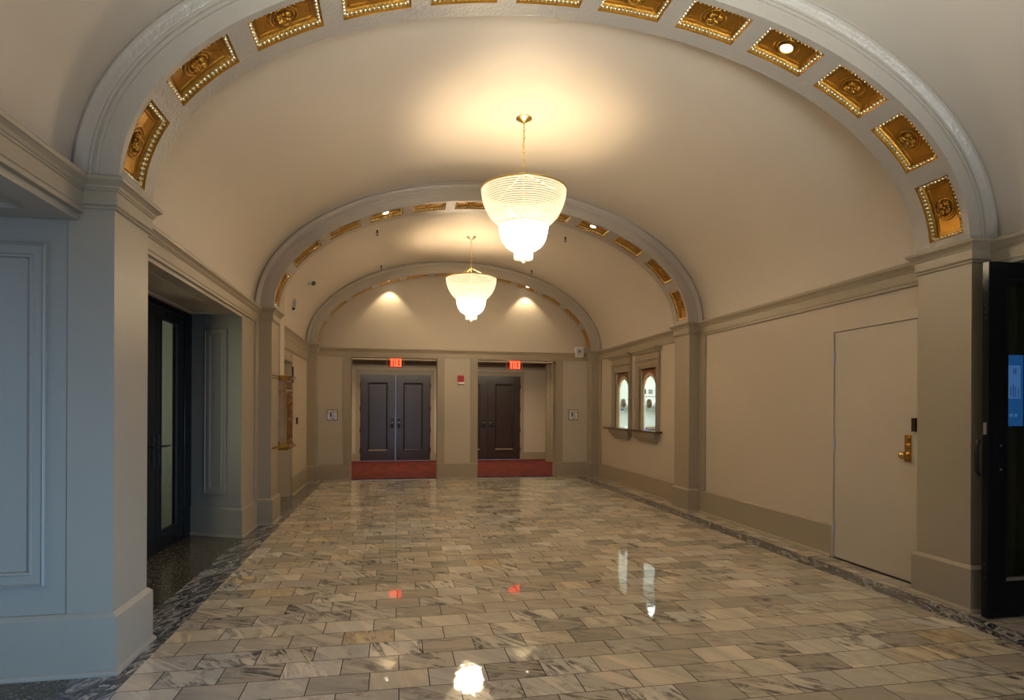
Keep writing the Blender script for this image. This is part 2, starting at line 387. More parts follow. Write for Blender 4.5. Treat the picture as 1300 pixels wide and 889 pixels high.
def arch(yf, yr, m0, m1, label, both=True):
    """yf/yr front and rear planes; coffer field from yf+m0 to yr-m1"""
    mb = MB(); ca, cb = yf + m0, yr - m1
    cuts = set()
    for k in range(12):
        a = S0 + k * PITCH
        for q in range(9): cuts.add(round(a + CLEN * q / 8, 5))
        for q in range(1, 4): cuts.add(round(a + CLEN + (PITCH - CLEN) * q / 4, 5))
    cuts |= {0.0, round(STOT, 5), -0.02, round(STOT + 0.02, 5)}
    ss = sorted(c for c in cuts if -0.021 <= c <= STOT + 0.021)
    def incoff(a, b):
        m = (a + b) / 2
        for k in range(12):
            if S0 + k * PITCH < m < S0 + k * PITCH + CLEN: return True
        return False
    ysb = [yf, ca, cb, yr]
    for a, b in zip(ss, ss[1:]):
        for j in range(3):
            if j == 1 and incoff(a, b): continue
            q = []
            for s_, y in ((a, ysb[j]), (b, ysb[j]), (b, ysb[j + 1]), (a, ysb[j + 1])):
                x, z = arcpt(s_); q.append((x, y, z))
            mb.add(q, [(0, 1, 2, 3)])
    # moulded face(s)
    for y, sg in ((yf, -1), (yr, 1)) if both else ((yf, -1),):
        loops = []
        for s_ in ss:
            lo = []
            for off, pr in FACE:
                x, z = arcpt(s_, off); lo.append((x, y + sg * pr, z))
            loops.append(lo)
        mb.loft(loops, False, False)
    return trim(mb, M['arch'], label, 'arch', smooth=35)

def coffer(ys, yw, k, label, lamp, arch_name):
    """one gilded coffer: ys rear-to-front start, yw width in Y, k its number along the arch"""
    a = S0 + k * PITCH; uc, vc = a + CLEN / 2, ys + yw / 2
    def mp(u, v, w):
        x, z = arcpt(uc + u, w); return (x, vc + v, z)
    hu, hv = CLEN / 2, yw / 2
    ox, oz = arcpt(uc, 0)
    t = thing('ceiling_coffer', label, 'coffer', (ox, vc, oz), group='gilded coffers of the %s arch' % arch_name)
    sc = yw / 0.272
    def loop(i, w, nu=8):
        u, v = hu - i, hv - i; pts = []
        for q in range(nu): pts.append(mp(-u + 2 * u * q / nu, -v, w))
        pts.append(mp(u, -v, w)); pts.append(mp(u, v, w))
        for q in range(1, nu): pts.append(mp(u - 2 * u * q / nu, v, w))
        pts.append(mp(-u, v, w))
        return pts
    b = 0.036 * sc
    mb = MB().loft([loop(0.0, -0.001), loop(0.001, 0.008), loop(0.004, 0.010), loop(b - 0.005, 0.039), loop(b - 0.001, 0.039), loop(b, CDEP), loop(b + 0.006, CDEP)], True, False)
    # back panel with a sunk frame
    i0 = b + 0.006; i1 = b + 0.014 * sc; i2 = i1 + 0.005
    mb.loft([loop(i0, CDEP), loop(i1, CDEP), loop(i1 + 0.002, CDEP - 0.006), loop(i2, CDEP - 0.006), loop(i2 + 0.002, CDEP), ], True, False)
    g = loop(i2 + 0.002, CDEP); nn = 8
    # fill the panel as a strip of quads
    mb.add(g, [(q, q + 1, 2 * nn - q, 2 * nn + 1 - q) if q < nn - 1 else (nn - 1, nn, nn + 1, nn + 2) for q in range(nn)])
    mb.build('panel', M['gold'], t, smooth=30)
    # egg and dart band
    eg = MB(); ii = 0.0160 * sc
    nl, ns = 14, max(6, round(8 * sc))
    for q in range(nl):
        u = -hu + ii + (2 * hu - 2 * ii) * (q + 0.5) / nl
        for sv in (-1, 1):
            eg.ell((u, sv * (hv - ii), 0.0235), (0.0124, 0.0155 * sc, 0.0175), 8, 6, mp)
            eg.ell((u + (2 * hu - 2 * ii) * 0.5 / nl, sv * (hv - ii), 0.027), (0.0030, 0.012 * sc, 0.015), 5, 4, mp)
    for q in range(ns):
        v = -hv + ii + (2 * hv - 2 * ii) * (q + 0.5) / ns
        for su in (-1, 1):
            eg.ell((su * (hu - ii), v, 0.0235), (0.0155 * sc, 0.0124, 0.0175), 8, 6, mp)
    eg.build('egg_and_dart_moulding', M['goldhi'], t, smooth=60)
    # medallion rings
    R = 0.083 * sc; md = MB()
    for rr, th in ((R, 0.006), (R * 0.74, 0.007)):
        n = 40; loops = []
        for i in range(n):
            an = 2 * PI * i / n; lo = []
            for q in range(6):
                ph = 2 * PI * q / 6; r_ = rr + th * math.cos(ph)
                lo.append(mp(r_ * math.cos(an), r_ * math.sin(an), CDEP - 0.003 - th * 0.9 * math.sin(ph)))
            loops.append(lo)
        loops.append(loops[0]); md.loft(loops, True, False)
    md.build('medallion_ring', M['gold'], t, smooth=60)
    if not lamp:
        ro = MB(); R2 = R * 0.70
        for q in range(4):
            an = PI / 4 + q * PI / 2
            for d, rx, ry, tw in ((0.55, 0.42, 0.25, 0), (0.62, 0.30, 0.17, 0.55), (0.62, 0.30, 0.17, -0.55), (0.85, 0.18, 0.13, 0.0)):
                aa = an + tw * 0.55
                ro.ell((R2 * d * math.cos(aa), R2 * d * math.sin(aa), CDEP - 0.010), (R2 * rx, R2 * ry, 0.020), 8, 4, mp, rot=an + tw)
            ab = an + PI / 4
            ro.ell((R2 * 0.52 * math.cos(ab), R2 * 0.52 * math.sin(ab), CDEP - 0.008), (R2 * 0.16, R2 * 0.16, 0.016), 7, 4, mp)
        ro.ell((0, 0, CDEP - 0.016), (R2 * 0.22, R2 * 0.22, 0.014), 8, 5, mp)
        ro.build('rosette', M['gold'], t, smooth=60)
    return t, mp, R

ARCH = [('nearest', 3.50, 3.95, 0.048, 0.130), ('middle', 7.60, 8.05, 0.048, 0.130), ('farthest', 11.75, 12.03, 0.028, 0.030)]
ORD = ['first', 'second', 'third', 'fourth', 'fifth', 'sixth']
for an, yf, yr, m0, m1 in ARCH:
    arch(yf, yr, m0, m1, {'nearest': 'wide moulded plaster arch with gilded coffers nearest the camera', 'middle': 'moulded plaster arch behind the nearer chandelier',
         'farthest': 'moulded plaster arch against the end wall above the two carpeted openings'}[an], both=an != 'farthest')
    for k in range(12):
        glassside = k < 6; n = k if glassside else 11 - k
        lamp = k in (3, 8)
        lab = 'gilded %s, %s up from the %s side of the %s arch' % ('coffer with a downlight' if lamp else 'rosette coffer', ORD[n], 'glass door' if glassside else 'ticket window', an)
        t, mp, R = coffer(yf + m0, (yr - m1) - (yf + m0), k, lab, lamp, an)
        if lamp:
            c = Vector(mp(0, 0, 0.030)); dn = (Vector(mp(0, 0, 0.0)) - c).normalized()
            d = thing('recessed_downlight', 'round lit downlight in the %s coffer, %s side, %s arch' % (ORD[n], 'glass door' if glassside else 'ticket window', an), 'downlight', c, group='downlights of the arches')
            U = Vector((0, 1, 0)); V = dn.cross(U)
            rg = MB(); r0 = R * 0.62
            lo = []
            for rr, h in ((r0, -0.016), (r0, 0.004), (r0 * 0.92, 0.008), (r0 * 0.80, 0.004), (r0 * 0.78, -0.016)):
                lo.append([c + U * rr * math.cos(2 * PI * i / 24) + V * rr * math.sin(2 * PI * i / 24) + dn * h for i in range(24)])
            rg.loft(lo, True, False).build('trim_ring', M['gold'], d, smooth=40)
            ln = MB(); lo = []
            for rr, h in ((r0 * 0.77, -0.012), (r0 * 0.77, 0.000), (r0 * 0.55, 0.006), (r0 * 0.2, 0.009)):
                lo.append([c + U * rr * math.cos(2 * PI * i / 24) + V * rr * math.sin(2 * PI * i / 24) + dn * h for i in range(24)])
            ln.loft(lo, True, True).build('lamp_lens', M['lens'], d, smooth=50)
            sp = bpy.data.lights.new('downlight_beam', 'SPOT'); sp.energy = {'nearest': 26, 'middle': 34, 'farthest': 30}[an]
            sp.color = (1.0, 0.80, 0.50); sp.spot_size = math.radians(95); sp.spot_blend = 0.45; sp.shadow_soft_size = 0.02
            so = bpy.data.objects.new('downlight_beam', sp); COL.objects.link(so)
            so.location = c + dn * 0.03; so.rotation_euler = (0, 0, 0); so.parent = d; so.matrix_parent_inverse = Matrix.Translation(-Vector(c))

# ------------------------------------------------------------------ pilasters
PPROF = [(0.0, 0.042), (0.010, 0.042), (0.022, 0.036), (0.028, 0.026), (0.300, 0.026), (0.323, 0.004), (0.323, 0.0), (2.438, 0.0), (2.440, 0.008), (2.446, 0.013), (2.452, 0.013),
         (2.456, 0.008), (2.460, 0.017), (2.468, 0.020), (2.474, 0.017), (2.530, 0.017), (2.534, 0.024), (2.541, 0.024), (2.545, 0.030), (2.556, 0.034), (2.570, 0.048), (2.578, 0.060), (2.592, 0.062), (2.600, 0.060)]
def pilaster(side, yf, yr, label, engaged=False):
    mb = MB(); loops = []
    for z, o in PPROF:
        ye = yr if engaged else yr - 0.006 + o
        y0, y1 = yf + 0.006 - o, ye
        if side == 'L': x0, x1 = XL - 0.05, -1.455 + o; loops.append([(x0, y0, z), (x1, y0, z), (x1, y1, z), (x0, y1, z)])
        else: x0, x1 = 3.950 - o, XR + 0.05; loops.append([(x0, y0, z), (x1, y0, z), (x1, y1, z), (x0, y1, z)])
    mb.loft(loops)
    return trim(mb, M['frame'], label, 'pilaster')
for side, nm in (('L', 'glass door'), ('R', 'ticket window')):
    pilaster(side, 3.50, 3.95, 'taupe square pilaster under the nearest arch on the %s side' % nm)
    pilaster(side, 7.60, 8.05, 'taupe square pilaster under the middle arch on the %s side' % nm)
    pilaster(side, 11.75, 12.06, 'taupe corner pilaster beside the end wall on the %s side' % nm, True)

# ------------------------------------------------------------------ cornices (frieze and crown) along the side walls
def cornice(side, y0, y1, label, grooved=True):
    X = XL if side == 'L' else XR; sg = 1 if side == 'L' else -1
    prof = [(0, 2.412), (0.024, 2.412), (0.024, 2.436), (0.030, 2.440), (0.030, 2.446), (0.027, 2.450), (0.027, 2.520), (0.034, 2.524), (0.034, 2.532), (0.040, 2.536), (0.046, 2.552), (0.058, 2.566),
            (0.066, 2.572), (0.068, 2.590), (0.062, 2.600), (0, 2.600)]
    mb = MB().extrude(prof, (X, y0, 0), (X, y1, 0), (sg, 0, 0), (0, 0, 1))
    return trim(mb, M['frame'], label, 'cornice')
for i, (a, b, w) in enumerate(((Y0, 3.51, 'before the nearest arch'), (3.94, 7.61, 'between nearest and middle arches'), (8.04, 11.76, 'between middle and farthest arches'))):
    cornice('L', a, b, 'taupe cornice and frieze on the glass door side ' + w)
    cornice('R', a, b, 'taupe cornice and frieze on the ticket window side ' + w)

def baseboard(name, X, sg, y0, y1, label, caps=True):
    prof = [(0, 0), (0.036, 0), (0.036, 0.010), (0.030, 0.022), (0.020, 0.028), (0.020, 0.300), (0.004, 0.320), (0, 0.320)]
    mb = MB().extrude(prof, (X, y0, 0), (X, y1, 0), (sg, 0, 0), (0, 0, 1))
    return struct(mb, name, M['frame'], label, 'baseboard')

# ------------------------------------------------------------------ right wall
T = 0.14
rw = MB()
rw.box(XR, XR + T, 3.45, 4.105, 0, 2.62)                         # behind the near pilaster
rw.box(XR, XR + T, 4.105, 5.04, 2.150, 2.62)                     # above the steel door
rw.box(XR, XR + T, 5.04, 8.80, 0, 2.62)
struct(rw, 'wall_right', M['field'], 'plain beige wall of the steel door bay with framed field', 'wall')
mb = MB(); mb.box(XR - 0.025, XR, 7.45, 7.61, 0.3, 2.42)
trim(mb, M['frame'], 'narrow taupe stile beside the middle pilaster, steel door bay', 'stile')
mb = MB(); mb.box(XR - 0.025, XR, 8.04, 8.20, 0.3, 2.42)
trim(mb, M['frame'], 'narrow taupe stile beyond the middle pilaster, ticket window bay', 'stile')
mb = MB(); mb.box(XR - 0.025, XR, 11.62, 11.76, 0.3, 2.42)
trim(mb, M['frame'], 'narrow taupe stile beside the corner pilaster, ticket window bay', 'stile')
baseboard('baseboard_right', XR, -1, 5.055, 7.61, 'tall taupe baseboard between steel door and middle pilaster')
baseboard('baseboard_right', XR, -1, 8.03, 11.77, 'tall taupe baseboard under the two ticket windows')
# far bay wall with two window openings
W1, W2 = (10.17, 10.755), (9.012, 9.612); WZ0, WZ1 = 1.06, 2.095
rw = MB()
T2 = 0.05
rw.box(XR, XR + T2, 8.80, W2[0], 0, 2.62); rw.box(XR, XR + T2, W2[1], W1[0], 0, 2.62); rw.box(XR, XR + T2, W1[1], 12.3, 0, 2.62)
for w in (W1, W2): rw.box(XR, XR + T2, w[0], w[1], 0, WZ0); rw.box(XR, XR + T2, w[0], w[1], WZ1, 2.62)
struct(rw, 'wall_right', M['field'], 'beige wall pierced by two arched ticket windows', 'wall')
# bay 0 right: opening with black doors
rw = MB()
rw.box(XR, XR + 0.85, -1.2, 0.25, 0, 2.62); rw.box(XR, XR + 0.85, 0.25, 3.44, 2.455, 2.62); rw.box(XR + T, XR + 0.85, 3.44, 3.6, 0, 2.62)
struct(rw, 'wall_right', M['frame'], 'taupe lintel and reveal around the open black door', 'wall')
rw = MB(); rw.box(6.2, 6.3, -0.1, 3.8, 0, 2.6); rw.box(XR + 0.85, 6.2, 3.6, 3.8, 0, 2.6); rw.box(XR + 0.85, 6.2, -0.1, 0.1, 0, 2.6); rw.box(XR + 0.85, 6.3, -0.1, 3.8, 2.5, 2.6)  # unseen enclosure, added to keep bright sky out of the door's reflection
struct(rw, 'wall_side_lobby', M['jamb'], 'grey wall of the side lobby beyond the open black door', 'wall')
struct(MB().box(5.2, 6.3, -0.1, 3.8, -0.1, -0.0005), 'floor_side_lobby', M['terrazzo'], 'dark floor of the side lobby beyond the open black door', 'floor')
mb = MB(); mb.box(XR + 0.80, XR + 0.86, 0.25, 3.44, 2.42, 2.46); mb.box(XR + 0.80, XR + 0.86, 0.25, 0.31, 0, 2.46)
trim(mb, M['black'], 'black steel frame of the open door', 'door frame')

# ------------------------------------------------------------------ steel door
d = thing('door_1', 'plain beige flush steel door with brass knob plate in the side wall', 'door', (XR, 4.57, 0), kind='structure')
MB().box(XR - 0.004, XR + 0.040, 4.112, 5.032, 0.012, 2.143).build('door_leaf', M['doorpaint'], d, bevel=0.002)
fr = MB(); fr.box(XR - 0.016, XR + 0.02, 5.036, 5.100, 0, 2.210); fr.box(XR - 0.016, XR + 0.02, 4.00, 5.036, 2.148, 2.210); fr.box(XR - 0.008, XR + 0.02, 4.05, 4.108, 0, 2.148)
fr.build('door_frame', M['field'], d, bevel=0.003)
MB().box(XR - 0.012, XR + 0.06, 4.10, 5.04, 0.0, 0.010).build('threshold', M['blackm'], d)
for z in (0.28, 1.09, 1.90):
    h = MB(); h.tube([(XR - 0.010, 5.034, z - 0.055), (XR - 0.010, 5.034, z + 0.055)], 0.008, 10); h.box(XR - 0.006, XR - 0.002, 5.014, 5.034, z - 0.05, z + 0.05)
    h.build('hinge', M['steel'], d)
lp = MB(); lp.box(XR - 0.014, XR - 0.004, 4.160, 4.222, 0.985, 1.205)
lk = lp.build('lock_plate', M['brass'], d, bevel=0.002)
kb = MB(); kb.tube([(XR - 0.014, 4.186, 1.04), (XR - 0.020, 4.186, 1.04), (XR - 0.024, 4.186, 1.04), (XR - 0.05, 4.186, 1.04), (XR - 0.056, 4.186, 1.04), (XR - 0.064, 4.186, 1.04), (XR - 0.078, 4.186, 1.04), (XR - 0.088, 4.186, 1.04), (XR - 0.092, 4.186, 1.04)],
                   [0.026, 0.024, 0.012, 0.012, 0.022, 0.029, 0.030, 0.020, 0.006], 18)
kb.build('knob', M['brass'], lk, smooth=50)
th_ = MB(); th_.tube([(XR - 0.014, 4.190, 1.118), (XR - 0.026, 4.190, 1.118), (XR - 0.03, 4.19, 1.118)], [0.017, 0.015, 0.01], 14); th_.box(XR - 0.042, XR - 0.028, 4.187, 4.193, 1.105, 1.131)
th_.build('thumb_turn', M['brass'], lk, smooth=40)
cy = MB(); cy.tube([(XR - 0.014, 4.190, 1.178), (XR - 0.024, 4.190, 1.178)], 0.015, 16); cy.build('lock_cylinder', M['brass'], lk, smooth=40)
MB().box(XR - 0.026, XR - 0.004, 4.108, 4.146, 1.235, 1.345).build('latch_guard', principled('brown_metal', (0.035, 0.02, 0.014), 0.4, metal=0.4), d, bevel=0.004)

# ------------------------------------------------------------------ open black door
LX0, LX1, LYF, LYB = 3.915, 4.86, 3.350, 3.396
d = thing('door_2', 'black glazed door standing open against the nearest pilaster', 'door', (LX1, LYB, 0), kind='structure')
gx0, gx1, gz0, gz1 = 4.058, 4.70, 0.255, 2.300
lf = MB(); lf.box(LX0, gx0, LYF, LYB, 0.01, 2.412); lf.box(gx1, LX1, LYF, LYB, 0.01, 2.412); lf.box(gx0, gx1, LYF, LYB, 0.01, gz0); lf.box(gx0, gx1, LYF, LYB, gz1, 2.412)
lf.build('door_leaf', M['black'], d, bevel=0.002)
MB().rect_mould((0, LYF, 0), (1, 0, 0), (0, 0, 1), (0, -1, 0), (gx0, gz0, gx1, gz1), [(-0.004, 0), (-0.004, 0.005), (0.012, 0.005), (0.018, -0.012), (0.018, -0.02)]).build('glazing_bead', M['blackm'], d)
MB().box(gx0, gx1, LYF + 0.02, LYF + 0.028, gz0, gz1).build('glass_pane', M['glassd'], d)
MB().box(gx0, gx1, LYF - 0.006, LYF + 0.012, gz0, gz0 + 0.022).build('bottom_bead', principled('dull_aluminium', (0.42, 0.38, 0.33), 0.4, metal=0.7), d)
MB().box(LX0 + 0.045, gx0 - 0.02, LYF - 0.004, LYF, 0.89, 1.24).build('push_plate', principled('dark_plate', (0.010, 0.010, 0.014), 0.2, spec=0.2), d, bevel=0.001)
for z in (1.17, 1.01):
    MB().tube([(4.010, LYF - 0.004, z), (4.010, LYF - 0.009, z)], 0.007, 12).build('bolt', M['steel'], d, smooth=40)
hb = MB(); hb.tube([(LX0 - 0.002, LYB + 0.02, 0.97), (LX0 - 0.030, LYB + 0.01, 0.99), (LX0 - 0.032, LYB + 0.01, 1.05), (LX0 - 0.032, LYB + 0.01, 1.12), (LX0 - 0.028, LYB + 0.01, 1.18), (LX0 - 0.002, LYB + 0.02, 1.20)], 0.012, 8)
hb.build('pull_handle', M['blackm'], d, smooth=50)
MB().box(LX0 - 0.003, LX0, LYF + 0.012, LYF + 0.034, 1.245, 1.325).build('latch_plate', M['steel'], d)
for z in (2.03, 0.28):
    e = MB()
    for q in range(3): e.tube([(LX0, LYF + 0.022, z + q * 0.045), (LX0 - 0.003, LYF + 0.022, z + q * 0.045)], 0.006, 10)
    e.build('edge_bolt', M['blackm'], d)
# glowing blue panel with strokes and dots, behind the glass of the open door
s_ = thing('display_screen', 'blue lit information screen behind the glass of the open black door', 'screen', (4.17, 3.435, 1.30))
MB().box(4.040, 4.292, 3.425, 3.440, 1.295, 1.798).build('housing', M['blackm'], s_, bevel=0.003)
MB().box(4.045, 4.288, 3.421, 3.425, 1.300, 1.793).build('screen_face', M['screen'], s_)
MB().box(4.060, 4.262, 3.419, 3.421, 1.490, 1.720).build('bright_pane', M['screenlt'], s_)
for x, z0, z1 in ((4.178, 1.51, 1.57), (4.198, 1.50, 1.59), (4.216, 1.50, 1.575), (4.240, 1.50, 1.56), (4.205, 1.66, 1.70), (4.220, 1.66, 1.70)):
    MB().box(x, x + 0.004, 3.4175, 3.419, z0, z1).build('text_line', M['screendk'], s_)
for x in (4.150, 4.187, 4.225):
    MB().tube([(x, 3.421, 1.375), (x, 3.419, 1.375)], 0.013, 16).build('round_button', M['screenlt'], s_)

# ------------------------------------------------------------------ left wall
lw = MB()
LT = 0.12
lw.box(XL - LT, XL, Y0, 0.3, 0, 2.62)
lw.box(XL - 0.7, XL, 0.3, 3.5, 2.372, 2.62)
lw.box(XL - 0.85, XL, 3.517, 4.05, 0, 2.62)
struct(lw, 'wall_left', M['jamb'], 'panelled reveal and soffit beside the nearest pilaster', 'wall')
# mould on the reveal facing the camera and its baseboard
mb = MB().rect_mould((0, 3.517, 0), (1, 0, 0), (0, 0, 1), (0, -1, 0), (-2.35, 0.472, -1.770, 2.246), [(0, 0), (0.001, 0.020), (0.012, 0.025), (0.018, 0.014), (0.060, 0.014), (0.066, 0.022), (0.076, 0.018), (0.080, -0.001)])
trim(mb, M['jamb'], 'rectangular panel moulding on the reveal nearest the camera', 'moulding')
mb = MB().extrude([(0, 0), (0.053, 0), (0.053, 0.010), (0.047, 0.022), (0.037, 0.028), (0.037, 0.300), (0.015, 0.323), (0, 0.323)], (-2.48, 3.517, 0), (-1.6735, 3.517, 0), (0, -1, 0), (0, 0, 1))
struct(mb, 'baseboard_left', M['frame'], 'tall taupe baseboard of the reveal nearest the camera', 'baseboard')
mb = MB().rect_mould((0, 0, 2.372), (1, 0, 0), (0, 1, 0), (0, 0, -1), (-2.2, 0.5, -1.77, 3.30), [(0, 0), (0.002, 0.016), (0.012, 0.018), (0.030, 0.010), (0.036, -0.002)])
trim(mb, M['jamb'], 'rectangular moulding on the soffit before the nearest arch', 'moulding')
# bay 1 opening (Y 4.05 - 6.88 at the hall, splayed beyond)
lw = MB()
lw.loft([[(XL, 6.885, z), (XL, 7.61, z), (-2.55, 7.61, z), (-2.55, 7.30, z), (-2.25, 7.215, z)] for z in (0, 2.62)])
struct(lw, 'wall_left', M['jamb'], 'splayed grey reveal with a tall panel beside the middle pilaster', 'wall')
mb = MB(); mb.box(XL, XL + 0.006, 6.885, 7.61, 0.30, 2.42)
trim(mb, M['frame'], 'taupe wall strip between the panelled reveal and the middle pilaster', 'stile')
jd = Vector((-2.25 - XL, 7.215 - 6.885, 0)).normalized(); jn = Vector((jd.y, -jd.x, 0)); jn = jn if jn.y < 0 else -jn
mb = MB().rect_mould((XL, 6.885, 0), jd, (0, 0, 1), jn, (0.185, 0.455, 0.475, 2.262), [(0, 0), (0.001, 0.020), (0.012, 0.025), (0.018, 0.014), (0.058, 0.014), (0.064, 0.022), (0.074, 0.018), (0.078, -0.001)])
trim(mb, M['jamb'], 'tall narrow panel moulding on the splayed reveal', 'moulding')
bp = [(0, 0), (0.036, 0), (0.036, 0.010), (0.030, 0.022), (0.020, 0.028), (0.020, 0.300), (0.004, 0.320), (0, 0.320)]
mb = MB(); 
mb.loft([[Vector((XL, 6.885, 0)) + Vector((a, -a * 1.0, 0)) * 1.0 + Vector((0, 0, b)) for a, b in bp], [Vector((-2.25, 7.215, 0)) + jn * a + Vector((0, 0, b)) for a, b in bp]])
mb.loft([[Vector((XL + a, 6.885 - a, b)) for a, b in bp], [Vector((XL + a, 7.60, b)) for a, b in bp]])
struct(mb, 'baseboard_left', M['frame'], 'taupe baseboard turning round the splayed reveal', 'baseboard')
mb = MB(); mb.box(XL - 0.012, XL + 0.026, 7.44, 7.61, 0.3, 2.42)
trim(mb, M['frame'], 'slim taupe stile against the middle pilaster, glass door side', 'stile')
# stepped soffit over the glass doors
sf = MB(); sf.box(XL - 0.02, XL + 0.004, 4.0, 6.90, 2.380, 2.62); sf.box(-2.45, XL, 3.98, 7.30, 2.425, 2.62)
sf.box(-1.90, XL, 3.98, 7.0, 2.405, 2.43)
struct(sf, 'wall_left', M['frame'], 'lintel and stepped soffit above the glass doors', 'wall')
mb = MB().rect_mould((0, 0, 2.425), (1, 0, 0), (0, 1, 0), (0, 0, -1), (-2.16, 4.05, -1.78, 6.95), [(0, 0), (0.002, 0.020), (0.014, 0.026), (0.034, 0.022), (0.040, 0.004), (0.044, 0.0)])
trim(mb, M['frame'], 'rectangular moulding on the soffit above the glass doors', 'moulding')
# black double doors at X = -2.23
FX = -2.23
fr = MB(); fr.box(FX - 0.08, FX + 0.02, 6.985, 7.215, 0, 2.425); fr.box(FX - 0.08, FX + 0.02, 4.05, 6.985, 2.335, 2.425); fr.box(FX - 0.08, FX + 0.02, 4.05, 4.35, 0, 2.425)
trim(fr, M['black'], 'black frame around the pair of glass doors', 'door frame', bevel=0.004)
def glazed_leaf(name, ya, yb, seam_hi, label, handle_y, lever):
    d = thing(name, label, 'door', (FX, (ya + yb) / 2, 0), kind='structure')
    g0, g1 = ya + 0.125, yb - 0.20
    if not seam_hi: g0, g1 = ya + 0.125, yb - 0.225
    lf = MB(); x0, x1 = FX - 0.035, FX + 0.012
    lf.box(x0, x1, ya, g0, 0.012, 2.330); lf.box(x0, x1, g1, yb, 0.012, 2.330); lf.box(x0, x1, g0, g1, 0.012, 0.195); lf.box(x0, x1, g0, g1, 2.262, 2.330)
    lf.build('door_leaf', M['black'], d, bevel=0.002)
    MB().rect_mould((x1, 0, 0), (0, 1, 0), (0, 0, 1), (1, 0, 0), (g0, 0.195, g1, 2.262), [(-0.003, 0), (-0.003, 0.004), (0.008, 0.004), (0.012, -0.012)]).build('glazing_bead', M['blackm'], d)
    MB().box(FX - 0.018, FX - 0.010, g0, g1, 0.195, 2.262).build('glass_pane', M['glassg'], d)
    pl = MB(); pl.box(x1, x1 + 0.008, handle_y - 0.018, handle_y + 0.018, 0.86, 1.14)
    h = pl.build('lever_plate', M['blackm'], d, bevel=0.002)
    lv = MB(); lv.tube([(x1 + 0.008, handle_y, 1.03), (x1 + 0.05, handle_y, 1.03), (x1 + 0.056, handle_y + lever * 0.02, 1.03), (x1 + 0.056, handle_y + lever * 0.13, 1.03)], 0.009, 8)
    lv.build('lever', M['blackm'], h, smooth=50)
glazed_leaf('door_3', 6.215, 6.975, True, 'black glazed door leaf with lever, next to the splayed reveal', 6.275, 1)
glazed_leaf('door_4', 5.445, 6.205, False, 'black glazed door leaf half hidden by the nearest pilaster', 6.145, -1)
# room behind the glass doors
vb = MB(); vb.box(-3.6, -3.5, 3.6, 7.9, 0, 2.7); vb.box(-3.5, -2.3, 7.7, 7.9, 0, 2.7); vb.box(-3.5, -2.3, 3.6, 3.8, 0, 2.7); vb.box(-3.6, -2.3, 3.6, 7.9, 2.6, 2.7)
vb.box(-2.31, -2.25, 3.95, 4.06, 0, 2.6); vb.box(-2.31, -2.25, 4.35, 5.44, 0, 2.6); vb.box(-2.55, -2.25, 7.21, 7.75, 0, 2.6)
struct(vb, 'wall_vestibule', M['daywall'], 'grey green wall of the small room behind the glass doors', 'wall')
# bay 2 left wall: doorway beside the mailbox
lw = MB()
lw.box(XL - 0.55, XL, 7.9, 8.60, 0, 2.62); lw.box(XL - 0.14, XL, 8.60, 10.02, 2.130, 2.62); lw.box(XL - 0.55, XL, 10.02, 12.3, 0, 2.62)
struct(lw, 'wall_left', M['field'], 'beige wall with a plain doorway beyond the mailbox', 'wall')
lw = MB(); lw.box(XL - 2.0, XL - 0.55, 10.02, 10.2, 0, 2.62); lw.box(XL - 2.0, XL - 0.55, 7.95, 8.2, 0, 2.62); lw.box(XL - 2.1, XL - 2.0, 7.95, 10.2, 0, 2.62); lw.box(XL - 2.1, XL - 0.1, 7.95, 10.2, 2.5, 2.62)
struct(lw, 'wall_passage', M['jamb'], 'dim grey wall of the passage beyond the mailbox', 'wall')
mb = MB(); mb.box(XL, XL + 0.012, 10.02, 10.16, 0.3, 2.30); mb.box(XL, XL + 0.022, 8.5, 11.77, 2.29, 2.414)
mb.box(XL, XL + 0.008, 8.5, 10.02, 2.13, 2.29)
trim(mb, M['frame'], 'taupe casing round the doorway beyond the mailbox', 'door casing')
baseboard('baseboard_left', XL, 1, 10.03, 11.77, 'taupe baseboard between the doorway and corner pilaster')
o = MB().box(XL + 0.012, XL + 0.03, 10.045, 10.085, 1.80, 2.06); o = o.build('wall_sensor', M['blackm'], None, bevel=0.003); tag(o, 'slim vertical black sensor on the wall just above the mailbox', 'sensor')
o = thing('card_reader', 'small black card reader on the wall near the corner pilaster', 'card reader', (XL, 10.58, 1.19))
MB().box(XL, XL + 0.02, 10.53, 10.63, 1.135, 1.245).build('reader_body', M['blackm'], o, bevel=0.004)
MB().box(XL + 0.02, XL + 0.023, 10.545, 10.615, 1.19, 1.235).build('reader_face', M['signdark'], o)

# ------------------------------------------------------------------ mailbox with chute
o = thing('mailbox', 'ornate brass and bronze mailbox with tall chute beside the middle pilaster', 'mailbox', (XL, 8.30, 0.90))
x0, x1, ya, yb = XL + 0.01, -1.358, 8.09, 8.50
MB().box(x0, x1 - 0.012, ya + 0.012, yb - 0.012, 0.97, 1.76).build('body', M['paneside'], o, bevel=0.004)
ed = MB()
for xx, yy in ((x1 - 0.014, ya + 0.006), (x1 - 0.014, yb - 0.006), (x0 + 0.01, ya + 0.006)): ed.box(xx - 0.012, xx + 0.012, yy - 0.006, yy + 0.006, 0.97, 1.76)
ed.box(x0, x1 - 0.002, ya + 0.004, yb - 0.004, 1.600, 1.622); ed.box(x0, x1 - 0.002, ya + 0.004, yb - 0.004, 0.955, 0.975)
ed.build('edge_trim', M['brass'], o, bevel=0.002)
cp = MB(); lo = []
for z, f in ((1.76, 0.0), (1.768, 0.012), (1.782, 0.016), (1.79, 0.034), (1.806, 0.042), (1.816, 0.042), (1.822, 0.02)):
    lo.append([(x0, ya - f * 0.5, z), (x1 + f, ya - f * 0.5, z), (x1 + f, yb + f, z), (x0, yb + f, z)])
cp.loft(lo).build('crown_moulding', M['brass'], o)
cp = MB(); lo = []
